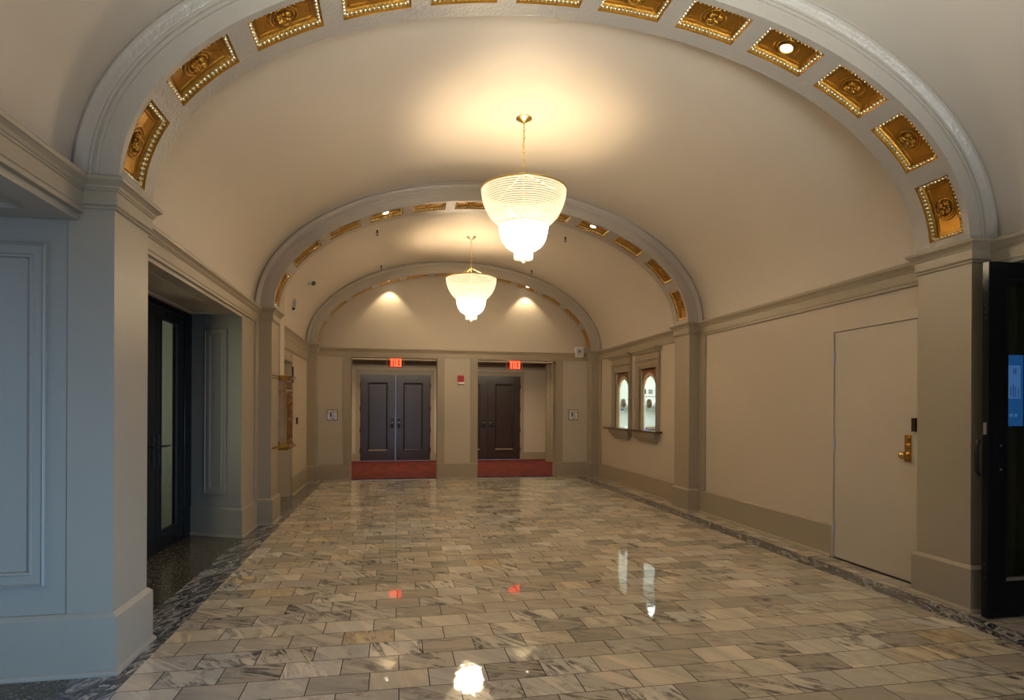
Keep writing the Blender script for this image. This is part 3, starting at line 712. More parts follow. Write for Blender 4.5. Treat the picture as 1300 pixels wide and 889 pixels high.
for z, f in ((0.86, 0.004), (0.875, 0.012), (0.89, 0.040), (0.905, 0.044), (0.915, 0.034), (0.925, 0.016), (0.955, 0.006)):
    lo.append([(x0, ya - f * 0.5, z), (x1 + f, ya - f * 0.5, z), (x1 + f, yb + f, z), (x0, yb + f, z)])
cp.loft(lo).build('base_moulding', M['brass'], o)
rb = MB(); rb.box(-1.452, -1.446, 7.62, 8.09, 0.905, 0.925); rb.build('lower_band', M['brass'], o)
rb = MB(); rb.box(-1.452, -1.446, 7.62, 8.09, 1.795, 1.805); rb.box(-1.452, -1.446, 7.62, 8.09, 1.765, 1.772); rb.build('upper_band', M['brass'], o)
fd = MB(); fd.rect_mould((x1 - 0.012, 0, 0), (0, 1, 0), (0, 0, 1), (1, 0, 0), (ya + 0.02, 0.985, yb - 0.02, 1.59), [(0, 0), (0.0, 0.016), (0.014, 0.020), (0.024, 0.010), (0.03, 0.004)])
fd.box(x1 - 0.014, x1 - 0.006, ya + 0.04, yb - 0.04, 1.0, 1.58)
fdo = fd.build('front_door', M['brassdk'], o)
rl = MB(); yc = (ya + yb) / 2
for i in range(46):
    rl.ell((x1 - 0.004, yc + random.uniform(-0.13, 0.13), random.uniform(1.02, 1.56)), (random.uniform(0.010, 0.026), random.uniform(0.012, 0.035), random.uniform(0.012, 0.04)), 7, 4)
for sg in (-1, 1):
    for q in range(6): rl.ell((x1 + 0.002, yc + sg * (0.03 + 0.02 * q), 1.36 + 0.014 * q), (0.018, 0.020, 0.05), 7, 4)
rl.build('relief', M['brassdk'], fdo, smooth=60)
pl = MB().box(x1 - 0.012, x1 - 0.002, ya + 0.06, yb - 0.06, 1.645, 1.735).build('slot_plate', M['brassdk'], o, bevel=0.003)
MB().box(x1 - 0.003, x1 + 0.004, ya + 0.12, yb - 0.12, 1.68, 1.70).build('letter_slot', M['brass'], pl)
lab = MB(); lab.loft([[(x1 - 0.02, yb - 0.16, 1.80), (x1 + 0.06, yb - 0.16, 1.772), (x1 + 0.06, yb + 0.02, 1.772), (x1 - 0.02, yb + 0.02, 1.80)], [(x1 - 0.02, yb - 0.16, 1.83), (x1 + 0.06, yb - 0.16, 1.80), (x1 + 0.06, yb + 0.02, 1.80), (x1 - 0.02, yb + 0.02, 1.83)]])
lab.build('notice_holder', M['grille'], o)
ch = MB(); ch.loft([[(XL + 0.004, yy, 1.822), (-1.440, yy, 1.822), (-1.440, yy, 3.215), (-1.50, yy, 3.120), (-1.55, yy, 3.020), (-1.59, yy, 2.910), (XL + 0.012, yy, 2.70)] for yy in (8.075, 8.360)])
ch.build('chute', M['field'], o, bevel=0.006)

# ------------------------------------------------------------------ back wall
OP = ((-0.845, 0.826), (1.633, 3.272)); OZ = 2.400
bw = MB(); yA, yB_ = YB + 0.022, YB + 0.25
for a, b in ((-1.75, OP[0][0]), (OP[0][1], OP[1][0]), (OP[1][1], 4.25)): bw.box(a, b, yA, yB_, 0, OZ)
bw.box(-1.75, 4.25, yA, yB_, OZ, 4.5)
struct(bw, 'wall_back', M['lunette'], 'end wall with arched plaster field above two openings', 'wall')
fm = MB()
fr_z = 2.520
def fbox(a, b, z0, z1): fm.box(a, b, YB, yA + 0.01, z0, z1)
fbox(-1.46, 3.95, 2.417, fr_z)
for a, b in ((-0.985, OP[0][0]), (OP[0][1], 0.968), (1.490, OP[1][0]), (OP[1][1], 3.415)): fbox(a, b, 0.0, 2.417)
fbox(OP[0][0], OP[0][1], OZ, 2.418); fbox(OP[1][0], OP[1][1], OZ, 2.418)
fm.box(OP[0][0] - 0.001, OP[0][0] + 0.004, YB, yB_ , 0, OZ); fm.box(OP[0][1] - 0.004, OP[0][1] + 0.001, YB, yB_, 0, OZ)
fm.box(OP[1][0] - 0.001, OP[1][0] + 0.004, YB, yB_, 0, OZ); fm.box(OP[1][1] - 0.004, OP[1][1] + 0.001, YB, yB_, 0, OZ)
trim(fm, M['frame'], 'taupe frame of stiles and rail around the two openings', 'panel frame')
mb = MB().extrude([(0, 2.50), (0.010, 2.52), (0.014, 2.536), (0.030, 2.552), (0.034, 2.572), (0.030, 2.580), (0, 2.580), (-0.03, 2.58), (-0.03, 2.50)], (-1.46, YB, 0), (3.95, YB, 0), (0, -1, 0), (0, 0, 1))
trim(mb, M['frame'], 'thin taupe cornice across the end wall above the exit signs', 'cornice')
for a, b, l in ((-1.45, OP[0][0], 'next to the mailbox side'), (OP[0][1], OP[1][0], 'between the two openings'), (OP[1][1], 3.94, 'next to the ticket windows')):
    mb = MB().extrude([(0, 0), (0.022, 0), (0.022, 0.02), (0.014, 0.028), (0.014, 0.300), (0.0, 0.315), (-0.02, 0.315), (-0.02, 0)], (a, YB, 0), (b, YB, 0), (0, -1, 0), (0, 0, 1))
    struct(mb, 'baseboard_back', M['frame'], 'taupe baseboard of the end wall ' + l, 'baseboard')

# ------------------------------------------------------------------ rear vestibule
VY = 16.45
tag(MB().box(-1.895, 4.175, YB + 0.255, VY - 0.022, -0.05, 0.004).build('carpet', M['carpet']), 'deep red carpet in the vestibule beyond the two openings', 'carpet')
for (a, b), l in zip(OP, ('below the exit sign near the mailbox side', 'below the exit sign near the ticket windows')):
    mb = MB(); mb.box(a, b, YB + 0.045, YB + 0.10, -0.02, 0.010); trim(mb, M['blackm'], 'black metal threshold strip ' + l, 'threshold', bevel=0.003)
    mb = MB(); mb.box(a, b, YB - 0.01, YB + 0.045, -0.02, 0.003); trim(mb, M['steel'], 'bright metal floor strip before the red carpet ' + l, 'threshold')
vw = MB(); vw.box(-2.0, -1.9, YB + 0.2, VY + 0.1, 0, 3.0); vw.box(4.18, 4.3, YB + 0.2, VY + 0.1, 0, 3.0)
D1, D2 = (-0.913, 0.943), (1.590, 3.430)
vw.box(-1.95, D1[0], VY, VY + 0.1, 0, 3.0); vw.box(D1[1], D2[0], VY, VY + 0.1, 0, 3.0); vw.box(D2[1], 4.25, VY, VY + 0.1, 0, 3.0); vw.box(D1[0], D1[1], VY, VY + 0.1, 2.315, 3.0); vw.box(D2[0], D2[1], VY, VY + 0.1, 2.315, 3.0)
vw.box(D2[0] - 0.05, D2[1] + 0.05, VY + 0.10, VY + 0.14, 0, 2.4)  # unseen backing added to block sky light at this door pair's seam
struct(vw, 'wall_vestibule', M['field'], 'beige wall of the carpeted vestibule around the dark doors', 'wall')
struct(MB().box(-2.0, 4.3, YB + 0.2, VY + 0.1, 2.80, 2.9), 'ceiling_vestibule', M['field'], 'low ceiling of the carpeted vestibule', 'ceiling')
vc = MB()
for y, z, p in ((13.3, 2.462, 0.14), (15.2, 2.60, 0.16)): vc.box(-1.9, 4.18, y, y + p, z, 2.81); vc.box(-1.9, 4.18, y - 0.03, y, z + 0.04, z + 0.07)
[vc.box(-1.9, 4.18, VY - dd, VY, za, zb) for dd, za, zb in ((0.03, 2.50, 2.53), (0.07, 2.53, 2.545), (0.05, 2.545, 2.60), (0.11, 2.60, 2.62), (0.09, 2.62, 2.68), (0.16, 2.68, 2.70), (0.14, 2.70, 2.81))]
trim(vc, M['frame'], 'stepped crown mouldings across the vestibule ceiling', 'moulding')
for (a, b), l in zip((D1, D2), ('near the mailbox side', 'near the ticket windows')):
    cs = MB()
    cs.box(a - 0.10, a, VY - 0.02, VY + 0.02, 0, 2.315); cs.box(b, b + 0.10, VY - 0.02, VY + 0.02, 0, 2.315); cs.box(a - 0.10, b + 0.10, VY - 0.02, VY + 0.02, 2.315, 2.41)
    cs.box(a - 0.13, b + 0.13, VY - 0.04, VY + 0.0, 2.41, 2.44)
    trim(cs, M['frame'], 'taupe casing of the dark double doors ' + l, 'door casing')
vp = MB(); vp.box(3.98, 4.2, 15.55, 15.72, 0, 2.80); vp.box(4.06, 4.2, 15.40, 15.87, 0, 2.80); vp.box(4.10, 4.2, 13.2, 13.5, 0, 2.8)
trim(vp, M['frame'], 'narrow stepped pilaster on the vestibule side wall', 'pilaster')
for a, b in ((-1.9, D1[0] - 0.1), (D1[1] + 0.1, D2[0] - 0.1), (D2[1] + 0.1, 4.18)):
    struct(MB().box(a, b, VY - 0.02, VY, 0, 0.20), 'baseboard_vestibule', M['frame'], 'low taupe baseboard %s' % ('past the doors near the mailbox side' if a < -1 else ('between the dark double doors' if a < 2 else 'beside the dark doors near the ticket windows')), 'baseboard')
struct(MB().box(4.16, 4.18, 12.3, VY, 0, 0.2), 'baseboard_vestibule', M['frame'], 'low taupe baseboard on the vestibule side wall', 'baseboard')
def dark_leaf(name, a, b, hx, sg, label, rail):
    d = thing(name, label, 'door', ((a + b) / 2, VY, 0), kind='structure')
    y0 = VY - 0.015
    MB().box(a + 0.003, b - 0.003, y0, y0 + 0.045, 0.006, 2.313).build('door_leaf', M['walnut'], d, bevel=0.002)
    r = (a + 0.205, 0.275, b - 0.205, 2.095)
    mb = MB().rect_mould((0, y0, 0), (1, 0, 0), (0, 0, 1), (0, -1, 0), r, [(0, 0), (0.0, 0.014), (0.012, 0.018), (0.034, 0.010), (0.044, 0.001)])
    mb.build('panel_moulding', M['walnutdk'], d)
    MB().box(r[0] + 0.04, r[2] - 0.04, y0 - 0.004, y0 + 0.002, r[1] + 0.04, r[3] - 0.04).build('panel', M['walnut'], d)
    if rail: MB().box(r[0] + 0.01, r[2] - 0.01, y0 - 0.022, y0 - 0.004, r[1] + 0.003, r[1] + 0.030).build('panel_ledge', principled('bare_wood', (0.36, 0.26, 0.17), 0.35), d)
    pl = MB().box(hx - 0.033, hx + 0.033, y0 - 0.014, y0, 0.875, 1.135).build('lock_plate', M['blackm'], d, bevel=0.003)
    lv = MB().tube([(hx, y0 - 0.014, 0.965), (hx, y0 - 0.06, 0.965), (hx + sg * 0.02, y0 - 0.066, 0.965), (hx + sg * 0.13, y0 - 0.066, 0.965)], 0.012, 8)
    lv.build('lever', M['blackm'], pl, smooth=50)
    MB().tube([(hx, y0 - 0.014, 1.03), (hx, y0 - 0.022, 1.03)], 0.017, 14).build('lock_cylinder', M['steel'], pl)
    hs = a if sg < 0 else b
    for z in (0.28, 0.82, 1.40, 2.03):
        MB().tube([(hs, y0 - 0.008, z - 0.06), (hs, y0 - 0.008, z + 0.06)], 0.012, 8).build('hinge', M['blackm'], d)
s1, s2 = 0.012, 2.510
dark_leaf('door_5', D1[0], s1, s1 - 0.085, -1, 'dark panelled door leaf with pale lower ledge under the exit sign, mailbox side', True)
dark_leaf('door_6', s1, D1[1], s1 + 0.085, 1, 'bluish dark panelled door leaf next to the pier with the fire alarm', False)
dark_leaf('door_7', D2[0], s2, s2 - 0.085, -1, 'dark door leaf mostly hidden behind the pier with the fire alarm', True)
dark_leaf('door_8', s2, D2[1], s2 + 0.085, 1, 'dark brown panelled door leaf beyond the exit sign, ticket window side', True)

# ------------------------------------------------------------------ exit signs (seen from behind, so the letters run backwards)
def exit_sign(xc, label):
    y = 12.20; z0, z1 = 2.213, 2.418
    o = thing('exit_sign', label, 'exit sign', (xc, y, 2.41), group='exit signs over the openings')
    w = 0.165
    MB().box(xc - w, xc + w, y - 0.004, y + 0.004, z0, z1 - 0.016).build('acrylic_panel', M['acrylic'], o)
    MB().box(xc - w, xc + w, y - 0.018, y + 0.018, z1 - 0.018, z1 - 0.003).build('mounting_channel', M['grille'], o)
    MB().box(xc - 0.108, xc + 0.120, y - 0.0055, y - 0.004, z0 + 0.022, z1 - 0.020).build('red_field', M['redglow'], o)
    ed = MB()
    ed.box(xc - w, xc + w, y - 0.006, y + 0.006, z0 - 0.004, z0 + 0.003); ed.box(xc - w - 0.003, xc - w + 0.003, y - 0.006, y + 0.006, z0, z1 - 0.02); ed.box(xc + w - 0.003, xc + w + 0.003, y - 0.006, y + 0.006, z0, z1 - 0.02)
    ed.build('glowing_edge', emit('glowing_sign_edge', (0.75, 0.25, 0.2), 0.35), o)
    H = 0.150; t = 0.024; b = z0 + 0.029; yf = y - 0.0075; yk = y - 0.0055
    def bar(mb, x0, x1, za, zb): mb.box(x0, x1, yf, yk, za, zb)
    x = xc - 0.098
    for c in 'TIXE':
        mb = MB()
        if c == 'T': bar(mb, x, x + 0.058, b + H - t, b + H); bar(mb, x + 0.018, x + 0.040, b, b + H - t); x += 0.068
        elif c == 'I': bar(mb, x, x + 0.022, b, b + H); x += 0.032
        elif c == 'X':
            w_ = 0.056; q = 0.021
            for p in (((x, b), (x + q, b), (x + w_, b + H), (x + w_ - q, b + H)), ((x + w_ - q, b), (x + w_, b), (x + q, b + H), (x, b + H))):
                mb.loft([[(a_, yy, c_) for a_, c_ in p] for yy in (yf, yk)])
            x += 0.066
        else:                       # a mirrored E: its upright stands on the far side
            bar(mb, x + 0.027, x + 0.049, b, b + H)
            for za in (b, b + H / 2 - t / 2, b + H - t): bar(mb, x, x + 0.029, za, za + t)
        mb.build('letter', M['exitred'], o)
exit_sign(0.0, 'red lit exit sign seen from behind above the opening on the mailbox side')
exit_sign(2.42, 'red lit exit sign seen from behind above the opening near the ticket windows')

# ------------------------------------------------------------------ restroom signs
def restroom(x0, x1, z0, z1, face, label):
    y = YB + 0.022; o = thing('restroom_sign', label, 'sign', ((x0 + x1) / 2, y, (z0 + z1) / 2), group='restroom signs on the end wall')
    w, h = x1 - x0, z1 - z0
    MB().box(x0, x1, y - 0.012, y, z0, z1).build('plate', M['signdark'], o, bevel=0.003)
    MB().box(x0 + 0.012, x1 - 0.012, y - 0.014, y - 0.011, z0 + 0.014, z1 - 0.058).build('face', face, o)
    MB().box(x0 + 0.012, x1 - 0.012, y - 0.014, y - 0.011, z1 - 0.048, z1 - 0.012).build('header', M['signhead'], o)
    lt = MB()
    for q in range(5): lt.box(x0 + w * 0.32 + q * 0.017, x0 + w * 0.32 + q * 0.017 + 0.012, y - 0.0155, y - 0.0135, z1 - 0.042, z1 - 0.018)
    lt.build('small_lettering', M['grille'], o)
    k = h / 0.205; cx, bz = x0 + w * 0.38, z0 + 0.058 * k
    mb = MB(); yy = y - 0.0165
    mb.tube([(cx, yy, bz + 0.088 * k), (cx, yy + 0.003, bz + 0.088 * k)], 0.010 * k, 14)
    mb.loft([[(cx + a * k, q, bz + c * k) for a, c in ((-0.012, 0), (-0.003, 0), (0.0, 0.02), (0.003, 0), (0.012, 0), (0.013, 0.045), (0.019, 0.045), (0.019, 0.070), (0.012, 0.077), (-0.012, 0.077), (-0.019, 0.070), (-0.019, 0.045), (-0.013, 0.045))] for q in (yy, yy + 0.003)])
    mb.build('standing_figure', M['signdark'], o)
    mb = MB(); c2 = x0 + w * 0.60
    mb.tube([(c2, yy, bz + 0.068 * k), (c2, yy + 0.003, bz + 0.068 * k)], 0.007 * k, 12)
    mb.tube([(c2, yy, bz + 0.058 * k), (c2 + 0.002, yy, bz + 0.028 * k), (c2 + 0.022 * k, yy, bz + 0.026 * k), (c2 + 0.030 * k, yy, bz + 0.004 * k)], 0.004 * k, 6)
    mb.tube([(c2 + 0.012 * k * math.cos(a) - 0.002, yy, bz + 0.018 * k + 0.018 * k * math.sin(a)) for a in [2.0 + i * 0.35 for i in range(12)]], 0.0028 * k, 6)
    mb.build('wheelchair_figure', M['signdark'], o)
    mb = MB()
    for q in range(4): mb.box(x0 + w * 0.40 + q * 0.018, x0 + w * 0.40 + q * 0.018 + 0.014, y - 0.0155, y - 0.0135, z0 + 0.028, z0 + 0.044)
    mb.build('raised_lettering', M['signdark'], o)
restroom(-1.295, -1.090, 1.166, 1.374, M['signface'], 'bluish white restroom sign on the end wall near the mailbox')
restroom(3.542, 3.748, 1.180, 1.394, M['signgrey'], 'grey restroom sign on the end wall near the ticket windows')

# ------------------------------------------------------------------ fire alarm and speaker
y = YB + 0.022
o = thing('fire_alarm_strobe', 'red fire alarm strobe on the pier between the two openings', 'fire alarm', (1.295, y, 1.99))
MB().box(1.230, 1.360, y - 0.03, y, 1.940, 2.076).build('housing', M['red'], o, bevel=0.008)
gr = MB()
for q in range(5): gr.box(1.265, 1.325, y - 0.034, y - 0.028, 1.965 + q * 0.018, 1.973 + q * 0.018)
gr.build('horn_grille', principled('dark_red', (0.16, 0.01, 0.01), 0.4), o)
MB().box(1.232, 1.358, y - 0.045, y, 1.900, 1.938).build('strobe_lens', M['white'], o, bevel=0.006)
MB().box(1.230, 1.360, y - 0.025, y, 1.886, 1.899).build('lower_edge', M['signdark'], o)
o = thing('wall_speaker', 'white rectangular speaker on the end wall below the farthest arch', 'speaker', (3.757, YB - 0.02, 2.595))
yy = YB - 0.045
MB().box(3.672, 3.845, yy, YB + 0.022, 2.497, 2.698).build('cabinet', M['white'], o, bevel=0.010)
MB().box(3.690, 3.827, yy - 0.006, yy + 0.004, 2.515, 2.680).build('grille', M['grille'], o, bevel=0.004)
MB().tube([(3.758, yy - 0.006, 2.607), (3.758, yy - 0.012, 2.607)], [0.022, 0.014], 16).build('driver_cone', M['signdark'], o)

# ------------------------------------------------------------------ sprinklers and camera in the far vault bay
def sprinkler(p, lab, side=False):
    o = thing('sprinkler', lab, 'sprinkler', p, group='sprinkler heads in the far vault bay')
    x, y, z = p
    MB().lathe([(0.028, 0.012), (0.028, 0.0), (0.020, -0.006), (0.012, -0.008)], p, 18).build('escutcheon', M['white'] if not side else M['grille'], o, smooth=40)
    b = MB().lathe([(0.011, 0.0), (0.011, -0.034), (0.014, -0.036), (0.014, -0.044), (0.007, -0.05)], p, 12).build('nozzle', M['blackm'], o, smooth=40)
    f = MB()
    for sg in (-1, 1): f.tube([(x + sg * 0.011, y, z - 0.044), (x + sg * 0.015, y, z - 0.062), (x + sg * 0.004, y, z - 0.082)], 0.0035, 6)
    f.build('frame_arm', M['blackm'], o)
    MB().lathe([(0.004, -0.078), (0.018, -0.084), (0.019, -0.088), (0.006, -0.090)], p, 16).build('deflector', M['blackm'], o)
def vz(x, a=2.90, b=1.70): return ZS + b * math.sqrt(1 - ((x - XC) / a) ** 2)
for x, y, l in ((-0.271, 9.08, 'just behind the middle arch, glass door side'), (2.591, 9.03, 'just behind the middle arch, ticket window side'), (-0.263, 11.30, 'close before the farthest arch, glass door side'), (2.577, 11.32, 'close before the farthest arch, ticket window side')):
    sprinkler((x, y, vz(x) - 0.004), 'small black ceiling sprinkler ' + l)
# sidewall sprinkler
x, y = -1.575, 9.75; z = vz(x)
o = thing('sprinkler', 'grey curved sidewall sprinkler low on the vault above the mailbox', 'sprinkler', (x, y, z), group='sprinkler heads in the far vault bay')
MB().tube([(x - 0.03, y, z + 0.10), (x + 0.035, y, z + 0.085), (x + 0.05, y, z + 0.04), (x + 0.045, y, z - 0.01), (x + 0.03, y, z - 0.04)], [0.03, 0.03, 0.026, 0.022, 0.018], 10).build('elbow', M['grille'], o, smooth=60)
MB().lathe([(0.020, -0.040), (0.024, -0.055), (0.012, -0.075)], (x + 0.028, y, z), 12).build('nozzle', M['blackm'], o, smooth=40)
x, y = -1.31, 9.90; z = 3.395
o = thing('security_camera', 'white turret security camera on the vault above the mailbox', 'security camera', (x, y, z))
ax = Vector((0.62, -0.25, -0.62)).normalized()
c = Vector((x - 0.03, y, z + 0.03))
MB().tube([c - ax * 0.03, c, c + ax * 0.012, c + ax * 0.03], [0.085, 0.085, 0.075, 0.055], 22).build('base', M['white'], o, smooth=40)
MB().ell(tuple(c + ax * 0.055), (0.06, 0.06, 0.06), 18, 10).build('ball_housing', M['white'], o, smooth=60)
ld = Vector((0.7, -0.55, -0.45)).normalized(); k = c + ax * 0.055
MB().tube([k + ld * 0.04, k + ld * 0.062, k + ld * 0.066], [0.040, 0.034, 0.02], 16).build('lens', M['signdark'], o, smooth=40)

# ------------------------------------------------------------------ ticket windows
def ticket_window(n, w, ca, cb, label):
    """w clear opening in Y; ca..cb the casing in Y"""
    o = thing('window_%d' % n, label, 'ticket window', (XR, (w[0] + w[1]) / 2, 1.05), kind='structure')
    z0, z1 = WZ0, WZ1; yc = (w[0] + w[1]) / 2
    cs = MB(); X = XR
    # casing as a mitred moulding on three sides (bottom hidden by the ledge)
    cs.rect_mould((X, 0, 0), (0, 1, 0), (0, 0, 1), (-1, 0, 0), (ca, 0.90, cb, 2.225), [(0, 0), (0, 0.044), (0.018, 0.050), (0.030, 0.034), (0.034, 0.028), (0.085, 0.028), (0.088, 0.016), (0.15, 0.016), ((w[0] - ca) - 0.004, 0.016), ((w[0] - ca) - 0.004, -0.04)])
    cs.build('casing', M['frame'], o)
    hd = MB(); lo = []
    for z, e, pr in ((2.225, 0.0, 0.030), (2.228, 0.016, 0.062), (2.248, 0.016, 0.062), (2.252, -0.005, 0.036), (2.332, -0.005, 0.036), (2.336, 0.012, 0.058), (2.350, 0.014, 0.060), (2.354, 0.028, 0.080), (2.380, 0.044, 0.105), (2.386, 0.056, 0.125), (2.412, 0.056, 0.125)):
        lo.append([(X, ca - e, z), (X - pr, ca - e, z), (X - pr, cb + e, z), (X, cb + e, z)])
    hd.loft(lo).build('hood', M['frame'], o)
    br = MB(); lo = []
    for z, e, pr in ((0.855, -0.10, 0.030), (0.895, -0.095, 0.034), (0.898, -0.08, 0.048), (0.955, -0.06, 0.072), (0.960, -0.03, 0.090), (1.0, 0.0, 0.104), (1.03, 0.012, 0.112)):
        lo.append([(X, ca - e, z), (X - pr, ca - e, z), (X - pr, cb + e, z), (X, cb + e, z)])
    br.loft(lo).build('bracket', M['frame'], o)
    # arched board in the rectangular opening
    xa, xb = X + 0.012, X + 0.034
    rI = (w[1] - w[0]) / 2 - 0.012; rO = rI + 0.055; zs = 1.965 - rI
    n_ = 24; ab = MB(); lo = []
    path = [(-1, z0)] + [(-math.cos(PI * i / n_), None) for i in range(n_ + 1)] + [(1, z0)]
    def band(r, ex):
        pts = [(yc - r, z0)] + [(yc - r * math.cos(PI * i / n_), zs + r * math.sin(PI * i / n_)) for i in range(n_ + 1)] + [(yc + r, z0)]
        return pts
    bi, bo = band(rI, 0), band(min(rO, (w[1] - w[0]) / 2), 0)
    bo = [(yy, zs + (rO) * math.sin(PI * (i - 1) / n_) if 0 < i < len(bo) - 1 else zz) for i, (yy, zz) in enumerate(bo)]
    loops = []
    for (a1, b1), (a2, b2) in zip(bi, bo):
        loops.append([(xa - 0.012, a1, b1), (xa - 0.012, a2, b2), (xb, a2, b2), (xb, a1, b1)])
    ab.loft(loops, True, True).build('arched_frame', M['field'], o, smooth=40)
    sp = MB()
    top = [(xa, w[0], z1)] + [(xa, w[1], z1)]
    vs = []
    for i in range(n_ + 1):
        yy = yc - (rO - 0.02) * math.cos(PI * i / n_); vs.append((xa, yy, zs + (rO - 0.02) * math.sin(PI * i / n_))); vs.append((xa, yy, z1))
    sp.add(vs, [(2 * i, 2 * i + 2, 2 * i + 3, 2 * i + 1) for i in range(n_)])
    sp.add([(x_ + 0.02, yy, zz) for x_, yy, zz in vs], [(2 * i, 2 * i + 1, 2 * i + 3, 2 * i + 2) for i in range(n_)])
    sp.build('spandrel_board', M['amber'], o)
    gl = MB(); pts = bi
    gl.loft([[(X + 0.036, a1, b1) for a1, b1 in pts], [(X + 0.042, a1, b1) for a1, b1 in pts]], True, True)
    gl.build('glass_pane', M['glass'], o)
    lo = []
    gb = MB()
    for (a1, b1) in bi:
        k = 0.007; dx = (a1 - yc); 
        lo.append([(xa + 0.0, a1, b1), (xa + 0.0, a1 - math.copysign(k, dx) if abs(dx) > k else a1, b1 - (k if b1 > zs else 0)), (xb + 0.004, a1 - math.copysign(k, dx) if abs(dx) > k else a1, b1 - (k if b1 > zs else 0)), (xb + 0.004, a1, b1)])
    gb.loft(lo, True, True).build('brass_edge', M['brass'], o, smooth=40)
ticket_window(1, W1, 10.03, 10.955, 'arched ticket window farther from the camera, nearer the end wall')
ticket_window(2, W2, 8.875, 9.805, 'arched ticket window next to the middle pilaster')
mb = MB(); mb.box(XR - 0.125, XR + 0.07, 8.79, 11.20, 1.030, 1.060)
trim(mb, M['ledge'], 'dark brown wooden ledge running below both ticket windows', 'ledge', bevel=0.006)
# ticket booth
bx = MB(); bx.box(XR + T2, 6.6, 12.0, 12.1, 0, 2.7); bx.box(6.5, 6.6, 7.8, 12.1, 0, 2.7); bx.box(XR + T2, 6.6, 7.7, 7.8, 0, 2.7); bx.box(XR + T2, 6.6, 7.7, 12.1, 2.6, 2.7)
struct(bx, 'wall_booth', M['booth'], 'white wall of the ticket booth behind the windows', 'wall')
struct(MB().box(XR + T2, 6.6, 7.7, 12.1, -0.1, 0.0), 'floor_booth', M['terrazzo'], 'dark floor of the ticket booth', 'floor')
o = thing('booth_counter', 'white counter inside the booth behind the ticket windows', 'counter', (4.55, 10.0, 0.98))
MB().box(XR + T + 0.03, 4.85, 8.4, 11.9, 0.975, 1.01).build('worktop', M['white'], o, bevel=0.004)
MB().box(XR + T + 0.03, 4.75, 8.45, 11.85, 0.0, 0.975).build('cabinet', M['booth'], o)
def drum(c, r, l, lab):
    o = thing('ticket_drum', lab, 'drum', c, group='drums on the booth wall')
    x, y, z = c
    MB().tube([(x, y, z), (x + l, y, z)], r, 24).build('drum_body', M['white'], o, smooth=40)
    MB().tube([(x - 0.055, y, z), (x - 0.045, y, z), (x - 0.012, y, z), (x, y, z)], [r * 0.8, r * 1.05, r * 1.08, r * 0.95], 24).build('wooden_end', M['ledge'], o, smooth=40)
    MB().tube([(x + 0.05, y, z), (x + 0.065, y, z)], r * 1.03, 24).build('dark_band', M['grille'], o, smooth=40)
    mb = MB(); mb.tube([(x + l * 0.5, y + r * 0.9, z), (x + l * 0.5, 11.998, z)], 0.02, 10); mb.build('wall_bracket', M['grille'], o)
drum((4.70, 11.86, 1.535), 0.088, 0.20, 'white drum with dark wooden end seen through the farther ticket window')
drum((5.275, 11.86, 1.535), 0.088, 0.24, 'banded drum with dark wooden end seen through the nearer ticket window')
o = thing('vent_panel', 'white wall panel with small grey vent inside the booth', 'vent', (5.34, 12.0, 1.79))
MB().box(5.19, 5.52, 11.98, 12.0, 1.69, 1.86).build('plate', M['white'], o, bevel=0.004)
vg = MB()
for q in range(4): vg.box(5.285, 5.375, 11.974, 11.981, 1.745 + q * 0.024, 1.757 + q * 0.024)
vg.build('grille', M['signdark'], o)
MB().box(5.20, 5.225, 11.972, 11.981, 1.74, 1.84).build('switch', M['signdark'], o)
trim(MB().box(5.02, 5.15, 11.9, 12.0, 1.01, 2.6), M['grille'], 'grey vertical post inside the booth, seen through the nearer ticket window', 'post', bevel=0.01)
tag(MB().box(4.675, 4.735, 11.985, 12.0, 1.385, 1.42).build('blue_tag', M['blue'], None, bevel=0.006), 'small blue tag on the booth wall behind the farther ticket window', 'tag')
o = tag(MB().box(4.45, 4.68, 11.2, 11.5, 1.012, 1.055).build('paper_stack', M['paper'], None, bevel=0.003), 'stack of white papers on the booth counter, farther ticket window', 'papers')
o = tag(MB().lathe([(0.035, 0), (0.035, 0.10), (0.03, 0.10), (0.03, 0.02)], (4.73, 11.62, 1.012), 16).build('pen_cup', M['signdark'], None, smooth=40), 'dark pen cup on the booth counter near the papers', 'cup')
o = thing('card_terminal', 'dark and white card terminal on the booth counter, nearer ticket window', 'terminal', (4.72, 10.55, 1.012))
MB().loft([[(4.62, 10.45, 1.012), (4.82, 10.45, 1.012), (4.82, 10.66, 1.012), (4.62, 10.66, 1.012)], [(4.64, 10.46, 1.05), (4.81, 10.46, 1.07), (4.81, 10.65, 1.09), (4.64, 10.65, 1.07)]]).build('terminal_body', M['ledge'], o, bevel=0.005)
MB().box(4.66, 4.79, 10.62, 10.64, 1.07, 1.10).build('terminal_display', M['white'], o)
tag(MB().box(4.36, 4.56, 10.30, 10.56, 1.012, 1.04).build('blue_folder', M['blue'], None, bevel=0.004), 'blue folder on the booth counter behind the nearer ticket window', 'folder')

# ------------------------------------------------------------------ chandeliers
def interp(prof, f):
    """point at fraction f of the length of a (r, z) polyline"""
    d = [0]
    for (a, b), (c, e) in zip(prof, prof[1:]): d.append(d[-1] + math.hypot(c - a, e - b))
    t = f * d[-1]
    for i in range(len(prof) - 1):
        if t <= d[i + 1] + 1e-9:
            g = (t - d[i]) / max(1e-9, d[i + 1] - d[i]); return prof[i][0] + g * (prof[i + 1][0] - prof[i][0]), prof[i][1] + g * (prof[i + 1][1] - prof[i][1])
    return prof[-1]

